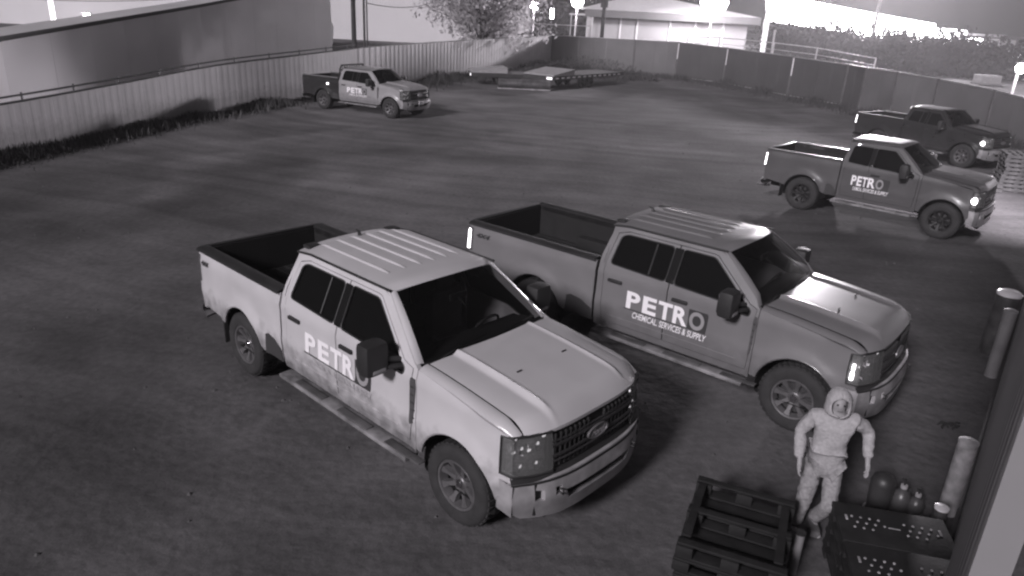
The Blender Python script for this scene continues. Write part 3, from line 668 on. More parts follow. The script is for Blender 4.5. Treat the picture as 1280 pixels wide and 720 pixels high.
        out(MB().tube([(-1.3, -0.9, 1.50), (0.86, -0.9, 1.50)], 0.025, 8).tube([(-1.3, 0.9, 1.50), (0.86, 0.9, 1.50)], 0.025, 8), 'bed_rail_bar', mat('rail_bar', 0.3, 0.4, metal=0.4))
        out(MB().lathe([(0, 0), (0.04, 0.0), (0.045, 0.02)], 12, 'y', (0.32, -1.03, 1.20)), 'side_reflector', LAMP_GLOW)  # reflector given emission for the light it returns
    return root

TA = empty('pickup_truck', (-2.77, 9.21, 0), -0.740, 'white crew cab pickup with ribbed roof, nearest the camera, lettered PETRO', 'pickup truck', 'white company pickups in the yard')
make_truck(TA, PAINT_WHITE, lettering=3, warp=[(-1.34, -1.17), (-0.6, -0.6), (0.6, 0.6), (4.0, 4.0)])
TB = empty('pickup_truck', (1.025, 11.02, 0), -0.687, 'shade-darkened white crew cab pickup with bright PETRO lettering, parked behind the hooded person', 'pickup truck', 'white company pickups in the yard')
make_truck(TB, PAINT_WHITE_SHADED, lit=('marker', 'tail'), warp=[(-1.34, -1.50), (-0.6, -0.68), (0.6, 0.53), (1.0, 1.03), (3.3, 3.27), (3.46, 3.35), (4.66, 4.53), (5.03, 4.86)])
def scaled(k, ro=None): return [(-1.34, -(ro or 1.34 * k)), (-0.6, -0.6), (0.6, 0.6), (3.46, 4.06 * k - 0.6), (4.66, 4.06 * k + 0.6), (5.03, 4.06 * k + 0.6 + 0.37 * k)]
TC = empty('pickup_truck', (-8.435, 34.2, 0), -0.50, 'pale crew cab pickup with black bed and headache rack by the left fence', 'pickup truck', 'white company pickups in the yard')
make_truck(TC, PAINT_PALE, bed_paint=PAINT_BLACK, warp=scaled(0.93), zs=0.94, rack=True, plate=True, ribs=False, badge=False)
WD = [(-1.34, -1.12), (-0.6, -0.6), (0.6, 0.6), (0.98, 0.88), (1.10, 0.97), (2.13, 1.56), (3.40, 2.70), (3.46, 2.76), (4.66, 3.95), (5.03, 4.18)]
TD = empty('pickup_truck', (8.196, 19.809, 0), -0.722, 'grey short cab pickup lettered PETRO with glow added for light its tail light and headlight return', 'pickup truck', 'white company pickups in the yard')
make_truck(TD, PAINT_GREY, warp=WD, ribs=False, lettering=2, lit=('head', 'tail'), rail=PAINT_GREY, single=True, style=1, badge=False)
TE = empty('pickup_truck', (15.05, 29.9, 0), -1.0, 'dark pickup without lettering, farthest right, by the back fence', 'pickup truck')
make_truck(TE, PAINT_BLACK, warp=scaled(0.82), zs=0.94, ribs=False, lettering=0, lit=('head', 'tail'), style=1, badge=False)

# ------------------------------------------------------------------ fences round the yard
FENCE_PALE = mat('fence_metal_pale', 0.6, 0.55, var=0.12, vscale=0.8, dirt=0.35, bump=0.1, bscale=6)
FENCE_GREY = mat('fence_metal_grey', 0.14, 0.6, var=0.15, vscale=0.7, dirt=0.3, bump=0.1, bscale=6)
FENCE_DARK = mat('fence_dark_sheet', 0.07, 0.55, var=0.15, vscale=0.7)
POST_M = mat('fence_post_metal', 0.16, 0.5, metal=0.3, var=0.2)
GALV = mat('galvanised_pipe', 0.5, 0.4, metal=0.5, var=0.2)
def fence_line(ctrl):
    """control points (u, v base, v top) in photo pixels -> world base points with heights"""
    out = []
    for u, vb, vt in ctrl:
        b = ground(u, vb); t = at(u, vt, b.y); out.append((Vector((b.x, b.y, 0)), t.z))
    return out
def catmull(pts, k=6):
    out = []
    for i in range(len(pts) - 1):
        p0, p1, p2, p3 = pts[max(0, i - 1)], pts[i], pts[i + 1], pts[min(len(pts) - 1, i + 2)]
        for j in range(k):
            t = j / k
            f = lambda a, b, c, d: .5 * (2 * b + (c - a) * t + (2 * a - 5 * b + 4 * c - d) * t * t + (3 * b - a - 3 * c + d) * t ** 3)
            out.append((f(p0[0], p1[0], p2[0], p3[0]), f(p0[1], p1[1], p2[1], p3[1])))
    return out + [pts[-1]]
def along(pts, step):
    res = []; 
    for (a, ha), (b, hb) in zip(pts, pts[1:]):
        n = max(1, round((b - a).length / step))
        res += [(a.lerp(b, k / n), lerp(ha, hb, k / n)) for k in range(n)]
    res.append(pts[-1]); return res
def corrugated(root, P, H0, Q, H1, M, nr, depth=0.03, name='fence_panel', face=1):
    d = (Q - P); L_ = d.length; d = d / L_; n = Vector((-d.y, d.x, 0)) * face
    prof = []
    for j in range(nr):
        a = L_ * j / nr; c = L_ / nr
        prof += [(a + (0.001 if depth < .01 else .004), 0), (a + c * .45, 0), (a + c * .55, depth), (a + c * .88, depth)]
    prof.append((L_ - (0.002 if depth < .01 else .008), 0))
    vs = []
    for z in (0, 1):
        for off in (0, -0.02):
            for s_, o_ in prof:
                q = P + d * s_ + n * (o_ + off); vs.append((q.x, q.y, 0.03 + z * (lerp(H0, H1, s_ / L_) - 0.03)))
    k = len(prof); fs = [(i, i + 1, 2 * k + i + 1, 2 * k + i) for i in range(k - 1)] + [(k + i + 1, k + i, 3 * k + i, 3 * k + i + 1) for i in range(k - 1)]
    fs += [(2 * k + i, 2 * k + i + 1, 3 * k + i + 1, 3 * k + i) for i in range(k - 1)] + [(0, 2 * k, 3 * k, k), (k - 1, 2 * k - 1, 4 * k - 1, 3 * k - 1)]
    return MB().add(vs, fs).build(name, M, root, smooth=0)
LF = fence_line([(0, 198, 134), (158, 163, 105), (278, 139, 82), (379, 125, 69), (445, 114, 61)])
a, b = LF[0], LF[1]; dd = (a[0] - b[0]).normalized()
LF = catmull([(a[0] + dd * 16, 1.30), (a[0] + dd * 8, 1.34)] + LF, 5)
lf = empty('metal_fence', LF[0][0], 0, 'long pale sheet metal fence with pipe rails on top, down the left side', 'fence')
lf.location = (0, 0, 0)
pts = along(LF, 1.15)
for (p, h), (q, g) in zip(pts, pts[1:]): corrugated(lf, p, h, q, g, FENCE_PALE, 3, 0.004, face=-1)
for dz, r in ((0.02, 0.035), (0.19, 0.03)):
    MB().tube([(p.x + 0.04, p.y, h + dz) for p, h in pts], r, 6).build('top_rail', mat('rail_dark', 0.035, 0.6), lf)
for p, h in pts[::2]: MB().tube([(p.x - 0.06, p.y, 0), (p.x - 0.06, p.y, h + 0.24)], 0.03, 6).build('post', POST_M, lf)
LG = fence_line([(445, 114, 61), (480, 109, 57.5), (573, 97, 51), (640, 89, 47), (688, 84, 44.5)])
lg = empty('metal_fence', (0, 0, 0), 0, 'bright corrugated fence running from behind the black-bedded pickup to the tree', 'fence')
pts = along(LG, 2.4)
for (p, h), (q, g) in zip(pts, pts[1:]): corrugated(lg, p, h, q, g, mat('fence_bright', 0.8, 0.5, var=0.08, vscale=.8, dirt=.2), 5, 0.016, face=-1)
MB().tube([(p.x, p.y, h + 0.02) for p, h in pts], 0.03, 6).build('top_rail', POST_M, lg)
BFc = [(688, 84, 44.5), (790, 92, 50), (843, 98, 53), (903, 106, 60), (983, 122, 71), (1050, 134, 81), (1072, 139, 84.5), (1110, 148, 90), (1160, 157, 99), (1228, 172, 113), (1290, 188, 130)]
BF = fence_line(BFc)
bf = empty('metal_fence', (0, 0, 0), 0, 'grey sheet metal fence with steel posts closing the yard along the back', 'fence')
for i in range(len(BF) - 1):
    (p, h), (q, g) = BF[i], BF[i + 1]
    n = max(1, round((q - p).length / 2.4)); M = FENCE_DARK if 843 <= BFc[i][0] < 1072 else FENCE_GREY
    for k in range(n):
        corrugated(bf, p.lerp(q, k / n), lerp(h, g, k / n), p.lerp(q, (k + 1) / n), lerp(h, g, (k + 1) / n), M, 1, 0.02)
for (p, h) in BF: MB().box(p.x - .07, p.x + .07, p.y - .10, p.y + .04, 0, h + 0.06).build('post', POST_M, bf, 0)
for i in (2, 3, 4):
    p, h = BF[i]
    MB().box(p.x - .035, p.x + .035, p.y - .125, p.y - .103, h * 0.55, h * 0.98).build('reflective_strip', mat('strip_white', 0.95, 0.4), bf, 0)
MB().tube([(p.x, p.y, h + 0.03) for p, h in BF], 0.035, 6).build('top_rail', GALV, bf)
MB().tube([(p.x, p.y - .12, 0.16) for p, h in BF[2:6]], 0.03, 6).build('bottom_rail', GALV, bf)

# pipe railing of the street beyond the back fence
rl = empty('street_railing', (0, 0, 0), 0, 'thin pipe railing with slim posts beyond the dark back fence panels', 'railing')
RP = [at(u, v, Y) for u, v, Y in ((860, 46, 74), (900, 47, 72), (932, 50, 70), (968, 53.5, 68), (1022, 60, 66), (1095, 73, 64))]
MB().tube(RP, 0.045, 6).build('rail', GALV, rl)
MB().tube([p - Vector((0, 0, .55)) for p in RP], 0.03, 6).build('rail', GALV, rl)
for p in RP: MB().tube([(p.x, p.y, 0), (p.x, p.y, p.z + 0.05)], 0.06, 6).build('post', GALV, rl)
r2 = empty('street_railing', (0, 0, 0), 0, 'pale pipe railing left of the white house beyond the fence corner', 'railing')
RP = [at(u, v, Y) for u, v, Y in ((662, 29, 84), (677, 30, 84), (720, 32, 84), (740, 33, 84))]
MB().tube(RP, 0.05, 6).build('rail', GALV, r2)
for p in RP: MB().tube([(p.x, p.y, 0), (p.x, p.y, p.z + 0.05)], 0.05, 6).build('post', GALV, r2)

# ------------------------------------------------------------------ weeds along the fence feet
def tufts(name, pts, n, hmin, hmax, spread, label, c=0.055, seed=1, side=1):
    r = random.Random(seed); b = MB()
    seg = [(p, q, (q - p).length) for p, q in zip(pts, pts[1:])]; tot = sum(s[2] for s in seg)
    for i in range(n):
        t = r.uniform(0, tot)
        for p, q, l in seg:
            if t <= l: break
            t -= l
        d = (q - p).normalized(); nn = Vector((d.y, -d.x, 0)) * side
        c0 = p + d * t + nn * (abs(r.gauss(0, spread)) + 0.05)
        cl = noise.noise(Vector((c0.x * .5, c0.y * .5, seed))) 
        h = r.uniform(hmin, hmax) * max(0.35, 1 + cl * 1.6)
        a = r.uniform(0, PI); w = r.uniform(0.012, 0.035); le = r.uniform(-.4, .4) * h, r.uniform(-.4, .4) * h
        dx, dy = math.cos(a) * w, math.sin(a) * w
        b.add([(c0.x - dx, c0.y - dy, 0), (c0.x + dx, c0.y + dy, 0), (c0.x + dx * .6 + le[0] * .5, c0.y + dy * .6 + le[1] * .5, h * .6), (c0.x + le[0], c0.y + le[1], h)], [(0, 1, 2), (0, 2, 3)])
    return tag(b.build(name, mat('weed_green%d' % int(c * 1000), c, 0.9, var=0.3), smooth=0), label, 'weeds', kind='stuff')
tufts('weeds', [p for p, h in LF], 16000, 0.06, 0.26, 0.55, 'low dark weeds along the foot of the left fence', c=0.10, seed=2)
tufts('weeds', [p for p, h in LG], 7000, 0.15, 0.5, 0.9, 'taller weeds below the bright corrugated fence', seed=5)
tufts('weeds', [p for p, h in BF], 9000, 0.10, 0.4, 0.8, 'dark weeds along the back fence', seed=9)

# ------------------------------------------------------------------ trees
BARK = mat('bark', 0.10, 0.9, var=0.3, bump=0.5, bscale=15)
def leaf_mat(c):
    k = 'leaves%d' % int(c * 1000)
    if k in MATS: return MATS[k]
    M = mat(k, c, 0.7, var=0.25, vscale=1.5); p = M.node_tree.nodes['Principled BSDF']
    tr = M.node_tree.nodes.new('ShaderNodeBsdfTranslucent'); tr.inputs['Color'].default_value = (c * 1.6, c * 1.55, c * 1.6, 1)
    mx = M.node_tree.nodes.new('ShaderNodeMixShader'); mx.inputs[0].default_value = 0.45
    M.node_tree.links.new(p.outputs[0], mx.inputs[1]); M.node_tree.links.new(tr.outputs[0], mx.inputs[2])
    M.node_tree.links.new(mx.outputs[0], M.node_tree.nodes['Material Output'].inputs['Surface']); return M
def tree(loc, h, w, leaves, label, seed, c=0.1, trunks=3, low=0.3, leaf=0.16, name='yard_tree', group=None):
    r = random.Random(seed); root = empty(name, loc, 0, label, 'tree', group)
    tb = MB(); tips = []
    for k in range(trunks):
        a = 2 * PI * k / trunks + r.uniform(-.4, .4)
        p = Vector((0.12 * math.cos(a), .12 * math.sin(a), -0.05)); d = Vector((math.cos(a) * .35, math.sin(a) * .35, 1)).normalized()
        path = [p.copy()]; n = 6
        for i in range(n):
            d = (d + Vector((r.uniform(-.25, .25), r.uniform(-.25, .25), 0))).normalized(); p = p + d * h * 0.75 / n; path.append(p.copy())
            if i >= 1:
                for _ in range(3):
                    bd_ = (Vector((r.uniform(-1, 1), r.uniform(-1, 1), r.uniform(.1, .9)))).normalized(); L_ = w * r.uniform(.25, .5)
                    q = [p.copy(), p + bd_ * L_ * .5 + Vector((0, 0, .1)), p + bd_ * L_]; tb.tube(q, [0.05 * h / 6, .03 * h / 6, .01], 5); tips += [q[1], q[2]]
        tb.tube(path, [lerp(0.12, .03, i / n) * h / 6 for i in range(n + 1)], 7); tips.append(path[-1])
    tb.build('trunk', BARK, root)
    lb = MB()
    tips = [t for t in tips if t.z > low * h * .7]
    for i in range(leaves):
        t = r.choice(tips); rad = w * 0.17
        v = Vector((r.gauss(0, 1), r.gauss(0, 1), r.gauss(0, .8))).normalized() * rad * r.random() ** .45
        c0 = t + v; n1 = Vector((r.uniform(-1, 1), r.uniform(-1, 1), r.uniform(-1, 1))).normalized(); n2 = n1.cross(Vector((r.uniform(-1, 1), r.uniform(-1, 1), r.uniform(-1, 1)))).normalized()
        s_ = leaf * r.uniform(.6, 1.4)
        lb.add([c0 - n1 * s_, c0 + n2 * s_ * .45, c0 + n1 * s_, c0 - n2 * s_ * .45], [(0, 1, 2, 3)])
    lb.build('crown', leaf_mat(c), root, smooth=0)
    return root
tp = ground(600, 86)
tree((tp.x, tp.y, 0), 9.5, 9.0, 15000, 'airy multi-stemmed tree in front of the fence corner', 11, c=0.5, trunks=5, low=0.22, leaf=0.17)

# ------------------------------------------------------------------ trailers parked in the back corner
BLK = mat('trailer_black', 0.05, 0.5, var=0.2); DECK = mat('trailer_deck', 0.36, 0.6, var=0.15, vscale=4)
def trailer(loc, rz, L_, Wd, zd, label, tape=True, ramp=True):
    root = empty('flatbed_trailer', loc, rz, label, 'trailer', 'flatbed trailers in the back corner')
    fb = MB().box(0, L_, -Wd / 2, -Wd / 2 + .12, zd - .22, zd, 0.0).box(0, L_, Wd / 2 - .12, Wd / 2, zd - .22, zd).box(0, .12, -Wd / 2 + .12, Wd / 2 - .12, zd - .22, zd).box(L_ - .12, L_, -Wd / 2 + .12, Wd / 2 - .12, zd - .22, zd)
    fb.build('frame', BLK, root, 0)
    n = 9
    for k in range(n):
        y0 = -Wd / 2 + 0.13 + (Wd - .26) * k / n; MB().box(0.13, L_ - .13, y0, y0 + (Wd - .26) / n - .015, zd - .06, zd + 0.005 * (k % 2)).build('deck_board', mat('deck_wood', 0.13, 0.8, var=0.3, vscale=3), root, 0)
    for x in (L_ * .42, L_ * .42 + .95):
        for s_ in (-1, 1):
            MB().lathe([(0.16, -.1), (0.34, -.11), (0.37, -.06), (0.37, .06), (0.34, .11), (0.16, .1), (.16, -.1)], 20, 'y', (x, s_ * (Wd / 2 - .25), .37)).build('tyre', RUBBER, root)
    MB().box(L_ * .42 - .5, L_ * .42 + 1.45, -Wd / 2 + 0.06, -Wd / 2 + .4, zd - .12, zd - .09).build('mudguard', BLK, root, 0)
    MB().tube([(L_, -.6, zd - .12), (L_ + 1.3, 0, zd - .2)], .05, 6).tube([(L_, .6, zd - .12), (L_ + 1.3, 0, zd - .2)], .05, 6).tube([(L_ + 1.2, 0, zd - .2), (L_ + 1.2, 0, 0.0)], .04, 6).build('drawbar', BLK, root)
    if tape:
        k = 0; x = 0.25
        while x < L_ - .3:
            MB().box(x, x + .30, -Wd / 2 - .012, -Wd / 2 - .002, zd - .15, zd - .07).build('reflective_tape', mat('tape_white', 0.95, 0.4), root, 0); x += .62
    if ramp:
        MB().add([(0.02, -Wd / 2, zd + .01), (0.02, Wd / 2, zd + .01), (2.3, Wd / 2, zd + .02), (2.3, -Wd / 2, zd + .02), (0.02, -Wd / 2, zd + .08), (0.02, Wd / 2, zd + .08), (2.3, Wd / 2, zd + .36), (2.3, -Wd / 2, zd + .36)],
                 [(0, 1, 2, 3), (4, 7, 6, 5), (0, 4, 5, 1), (1, 5, 6, 2), (2, 6, 7, 3), (3, 7, 4, 0)]).build('folded_ramp', DECK, root, 0)
    MB().box(-.02, -.004, -Wd / 2 + .1, -Wd / 2 + .5, zd - .18, zd - .05).build('rear_marker', GLINT_GLOW, root, 0)  # the marker's glint is put in as emission
    return root
g1, g2 = ground(690, 114), ground(775, 106)
dr = (g2 - g1).normalized(); an = math.atan2(dr.y, dr.x)
trailer((g1.x - dr.y * 1.1, g1.y + dr.x * 1.1, 0), an, 8.5, 2.3, 0.85, 'black flatbed trailer with dashed white tape along its side')
g3 = ground(585, 106)
trailer((g3.x, g3.y + 1.0, 0), 0.18, 4.6, 2.1, 0.75, 'smaller black trailer with pale ramp, under the tree', tape=False)
# low plough blade / bumper lying at the nose of the big trailer
pb = ground(655, 112)
pl = empty('plough_blade', (pb.x, pb.y, 0), 0.05, 'low dark plough blade with bright scuffed edge beside the large trailer', 'plough')
MB().grid(lambda a, b: (lerp(-1.6, 1.6, a), -0.25 * math.sin(PI * b) , lerp(0.02, 0.62, b)), 10, 8).grid(lambda a, b: (lerp(-1.6, 1.6, a), -0.25 * math.sin(PI * b) + .03, lerp(0.02, 0.62, b)), 10, 8).build('blade', mat('blade', 0.16, 0.4, metal=.5, var=.4), pl)
MB().box(-1.62, 1.62, -.05, .06, 0.0, 0.10).build('cutting_edge', mat('scuffed', 0.7, 0.3, metal=.6, var=.3), pl, 0)
MB().tube([(-.7, .05, .3), (0, 1.2, .35)], .06, 6).tube([(.7, .05, .3), (0, 1.2, .35)], .06, 6).build('push_frame', BLK, pl)
# heap of dark brush behind the trailer
bh = ground(735, 100); r = random.Random(4); bb = MB()
for i in range(5000):
    a = r.uniform(0, 2 * PI); q = r.random() ** .6; x, y = bh.x + 5.5 * q * math.cos(a), bh.y + 1.6 + 1.5 * q * math.sin(a); z = r.uniform(0, 1.5 * (1 - q ** 2))
    v = Vector((r.uniform(-1, 1), r.uniform(-1, 1), r.uniform(-.4, 1))).normalized() * .22; s_ = v.cross(Vector((0, 0, 1))).normalized() * .03
    bb.add([(x, y, z), (x + v.x + s_.x, y + v.y + s_.y, max(0, z + v.z)), (x + v.x - s_.x, y + v.y - s_.y, max(0, z + v.z))], [(0, 1, 2)])
tag(bb.build('brush_heap', mat('dead_brush', 0.05, 0.9, var=.3), smooth=0), 'heap of dark dead brush behind the large trailer', 'brush', kind='stuff')

# ------------------------------------------------------------------ black pallets in the foreground
PAL = mat('pallet_black', 0.014, 0.7, var=0.35, vscale=6, bump=0.2, bscale=30)
PAL2 = mat('pallet_worn', 0.05, 0.5, var=0.5, vscale=8, bump=0.2, bscale=30)
def quad_frame(c0, c1, c2):
    """origin at the near left corner c2; x towards c0->c1, y towards c2->c0"""
    X = (c1 - c0); X.z = 0; a = math.atan2(X.y, X.x); return a, X.length
zt = 0.60
A0, A1, A2 = ground(875, 592, zt), ground(990, 617, zt), ground(817, 668, zt)
ang, WX = quad_frame(A0, A1, A2); WY = (A2 - A0).length
def pallet(root_name, origin, ang, wx, wy, z, h, label, inverted=False, M=PAL):
    root = empty(root_name, (origin.x, origin.y, z), ang, label, 'pallet', 'black plastic pallets in the near stack')
    def zz(a): return a if not inverted else h - a
    def Z(a, b): return (min(zz(a), zz(b)), max(zz(a), zz(b)))
    n = 7
    for k in range(n):                        # top slats, across x
        y0 = wy * k / n; z0_, z1_ = Z(h - 0.022, h); MB().box(0, wx, y0 + .006, y0 + wy / n - 0.028, z0_, z1_, 0.004).build('slat', M, root)
    z0_, z1_ = Z(0.022, h - 0.022)
    for i in range(3):
        for j in range(3):
            x0 = i * (wx - .13) / 2; y0 = j * (wy - .13) / 2
            MB().box(x0 - .006, x0 + .136, y0 - .004, y0 + .134, z0_, z1_, 0.008).build('block', M, root)
    z0_, z1_ = Z(0, 0.022)
    for j in range(3):
        y0 = j * (wy - .13) / 2; MB().box(0, wx, y0 + .02, y0 + .09, z0_, z1_, 0.004).build('skid', M, root)
    for i in (0, 2):
        x0 = i * (wx - .13) / 2; MB().box(x0 + .02, x0 + .09, 0.14, wy - .14, z0_ + .001, z1_ - .001, 0.003).build('skid', M, root)
    return root
nP = 4; hp = 0.145
ang -= 0.10; org = A0 - Vector((-math.sin(ang), math.cos(ang), 0)) * WY; org.z = 0; WX *= 1.04
# the stack runs towards the camera along its long side
names = ['lowest', 'second', 'third', 'top, upside-down']
for k in range(nP):
    jx = [0.0, .012, -.01, 0][k]
    pallet('plastic_pallet', org + Vector((jx, 0, 0)), ang, WX, WY, 0.012 + k * (hp + .004), hp, ['lowest black pallet of the slatted stack beside the person\'s feet', 'second black pallet from the ground in the slatted stack', 'third black pallet from the ground in the slatted stack', 'topmost slatted black pallet, upside down with its blocks up'][k], inverted=(k == nP - 1))
# solid deck pallets with clusters of holes
zt2 = 0.56
B0, B1, B2 = ground(1040, 625, zt2), ground(1171, 644, zt2), ground(1003, 705, zt2)
a2, WX2 = quad_frame(B0, B1, B2); WY2 = 1.12
PEG = mat('deck_stud', 0.34, 0.4, var=.4, vscale=10)
def deck_pallet(origin, z, h, label, top):
    root = empty('solid_pallet', (origin.x, origin.y, z), a2, label, 'pallet', 'black solid deck pallets stacked by the wall')
    wx, wy = WX2, WY2
    for k in range(2):
        y0 = k * wy / 2; MB().box(0, wx, y0 + .005, y0 + wy / 2 - .005, h - .05, h, .012).build('deck_half', PAL, root)
    for i in range(3):
        for j in range(3):
            x0 = i * (wx - .15) / 2; y0 = j * (wy - .15) / 2; MB().box(x0 + .01, x0 + .14, y0 + .01, y0 + .14, 0.0, h - .05, .01).build('foot', PAL, root)
    if top:
        r = random.Random(8)
        for k in range(2):
            for cx in (0.27, 0.73):
                cy = wy * (0.25 + .5 * k)
                for j in range(11):
                    row = j // 4; x = wx * cx + (-0.12 + 0.075 * (j % 4) + 0.035 * (row % 2)); y = cy + 0.085 - row * 0.075
                    MB().lathe([(0.0, h + .006), (0.010, h + .006), (0.013, h - .002)], 8, 'z', (x, y, 0)).build('stud', PEG, root)
                xx = wx * cx + (-.17 if cx < .5 else .17)
                MB().box(xx - .01, xx + .01, cy + .02, cy + .09, h - .001, h + .006, .002).build('slot', PEG, root)
        MB().box(0.02, 0.09, 0.03, 0.08, h - .001, h + .02, .008).build('corner_cap', PEG, root)
        MB().box(wx * .5 - .05, wx * .5 + .05, wy * .75 - .005, wy * .75 + .006, h - .001, h + .004).build('label_strip', PEG, root, 0)
    return root
a2 -= 0.05; o2 = B0 - Vector((-math.sin(a2), math.cos(a2), 0)) * WY2; o2.z = 0; WX2 *= 1.04
for k in range(4): deck_pallet(o2, 0.0 + k * 0.14, 0.139, ['lowest solid-deck black pallet next to the wall posts', 'second solid-deck black pallet from the ground', 'third solid-deck black pallet, just under the top one', 'topmost solid-deck black pallet with clusters of pale studs'][k], k == 3)

# ------------------------------------------------------------------ posts, bollards, small items at the wall
def bollard(base, h, r_, label, M, cap=None, name='bollard'):
    root = empty(name, (base.x, base.y, 0), 0, label, 'bollard' if name == 'bollard' else 'post')
    MB().lathe([(0, 0), (r_, 0), (r_, h - r_ * .3)], 20).build('pipe', M, root)
    MB().lathe([(r_ + .004, h - r_ * .3 - .02), (r_ + .004, h - r_ * .25), (r_ * .8, h - .01), (0, h)], 20).build('cap', cap or M, root); return root
WHITEB = mat('bollard_white', 0.42, 0.6, var=0.4, vscale=9, bump=.3, bscale=12)
RUST = mat('bollard_dark', 0.10, 0.45, metal=0.4, var=0.5, vscale=5)
b1 = ground(1183, 640); bollard(b1, at(1211, 549, b1.y).z, 0.09, 'white round bollard standing nearest the building wall', WHITEB)
b2 = ground(1238, 470); bollard(b2, at(1256, 386, b2.y).z, 0.085, 'pale bollard in front of the dark drum-like post', mat('bollard_pale', 0.28, 0.5, var=.2))
b3 = ground(1233, 447); bollard(b3 + Vector((0.18, .18, 0)), 1.05, 0.17, 'thick dark steel post with domed cap coloured pale for its shine, behind the pale bollard', RUST, mat('cap_shine_pale', .9, .25), 'steel_post')  # bright highlight of the cap is put into its pale colour
b4 = ground(1160, 690); bollard(b4, at(1176, 632, b4.y).z, 0.06, 'short steel post with cap coloured pale for its shine beside the solid-deck pallets', RUST, mat('cap_shine_pale', .9, .25), 'steel_post')  # pale cap colour stands for its shine
# round dark bin and jugs behind the pallets
b5 = ground(1094, 640)
bn = empty('drum_bin', (b5.x, b5.y, 0), 0, 'dark round-topped bin behind the solid-deck pallets', 'bin')
MB().lathe([(0, 0.02), (0.10, 0.02), (0.115, 0.30), (.11, .36)], 24).build('tub', mat('tub', 0.04, .5, var=.3), bn)
MB().lathe([(.118, .35), (.12, .37), (.10, .43), (.05, .465), (0, .47)], 24).build('lid', mat('tub', 0.04, .5), bn)
MB().lathe([(0.0, .0), (0.125, .0), (0.13, .03), (.11, .035)], 24).build('rim', mat('tub_rim', 0.4, .4), bn)
def jug(p, s_, label):
    root = empty('spray_jug', (p.x, p.y, 0), 0.4, label, 'jug', 'jugs behind the pallets')
    MB().lathe([(0, 0), (.085, 0), (.095, .03), (.095, .19), (.07, .25), (.03, .28), (.03, .31)], 16).build('jar', mat('jug', .07, .35, var=.3), root)
    MB().lathe([(.034, .30), (.034, .335), (0, .34)], 12).build('lid', LETTER_DIM, root)
    MB().tube([(0.03, 0, .25), (.11, 0, .27), (.115, 0, .18), (.09, 0, .14)], .013, 6).build('handle', BLACK_PLASTIC, root)
    MB().tube([(0, 0, .33), (0, 0, .40), (-.05, 0, .42)], .012, 6).build('nozzle', BLACK_PLASTIC, root); root.scale = (s_, s_, s_)
jug(ground(1121, 640), 1.0, 'dark jug with spray nozzle, next to the bin'); jug(ground(1140, 646), 0.85, 'smaller dark jug nearer the steel post')
dbp = ground(1188, 533)
db = MB(); r = random.Random(12)
for i in range(10):
    x, y = dbp.x + r.uniform(-.1, .1), dbp.y + r.uniform(-.05, .05); a = r.uniform(0, PI); l = r.uniform(.03, .09)
    db.tube([(x - l * math.cos(a), y - l * math.sin(a), .01), (x, y, .04), (x + l * math.cos(a), y + l * math.sin(a), .012)], .012, 5)
tag(db.build('scrap_rag', mat('rag', .03, .9)), 'small dark crumpled rag on the ground near the white bollard', 'rag')
pp = ground(985, 730)
lp = empty('pipe_stub', (pp.x + .08, pp.y + .15, 0), 0, 'pale upright pipe stub between the two pallet stacks', 'pipe')
MB().tube([(0, 0, 0), (0.0, 0, .45)], .045, 14).build('pipe', mat('pipe_grey', .25, .5, var=.2), lp); MB().lathe([(.0, .44), (.049, .44), (.05, .455), (0, .46)], 14).build('cap', BLACK_PLASTIC, lp)
# wooden pallets at the far end of the wall
WOOD = mat('old_wood', 0.16, 0.85, var=0.45, vscale=5, bump=.3, bscale=25)
c0 = ground(1247, 238)
ORD = ['lowest', 'second', 'third', 'fourth', 'fifth', 'sixth', 'seventh', 'eighth', 'topmost']
for k in range(9):
    root = empty('wooden_pallet', (c0.x + random.uniform(-.04, .04), c0.y + random.uniform(-.04, .04), k * 0.128), -0.35 + random.uniform(-.03, .03), ORD[k] + ' wooden pallet, counted from the ground, in the tall stack at the right edge', 'pallet', 'wooden pallets stacked at the right edge')
    for j in range(3): MB().box(0, 1.15, j * .5, j * .5 + .09, .02, .105).build('stringer', WOOD, root, 0)
    for j in range(6): MB().box(j * .21, j * .21 + .12, 0, 1.09, .106, .126).build('slat', WOOD, root, 0)
    for j in (0, 2, 5): MB().box(j * .21, j * .21 + .12, 0, 1.09, 0.0, .019).build('base_slat', WOOD, root, 0)
for k in range(2):
    root = empty('wooden_pallet', (c0.x - .95, c0.y - .15, k * 0.128), -0.32 + k * .04, ['wooden pallet lying on the ground left of the tall stack', 'wooden pallet resting on another, left of the tall stack'][k], 'pallet', 'low wooden pallets beside the stack')
    for j in range(3): MB().box(0, .85, j * .35, j * .35 + .09, .02, .105).build('stringer', WOOD, root, 0)
    for j in range(5): MB().box(j * .18, j * .18 + .11, 0, .80, .106, .126).build('slat', WOOD, root, 0)

# ------------------------------------------------------------------ person
def skin(name, verts, edges, radii, M, parent, sub=2, root_i=0):
    me = bpy.data.meshes.new(name); me.from_pydata(verts, edges, []); o = bpy.data.objects.new(name, me); COL.objects.link(o)
    o.modifiers.new('s', 'SKIN'); o.modifiers.new('d', 'SUBSURF').levels = sub
    sv = me.skin_vertices[0].data
    for i, r_ in enumerate(radii): sv[i].radius = r_ if isinstance(r_, tuple) else (r_, r_)
    for i in range(len(verts)): sv[i].use_root = (i == root_i)
    bpy.context.view_layer.update()
    dg = bpy.context.evaluated_depsgraph_get(); m2 = bpy.data.meshes.new_from_object(o.evaluated_get(dg))
    bpy.data.objects.remove(o); m2.name = name; m2.materials.clear(); m2.materials.append(M)
    m2.polygons.foreach_set('use_smooth', [True] * len(m2.polygons))
    p = bpy.data.objects.new(name, m2); COL.objects.link(p); p.parent = parent; return p
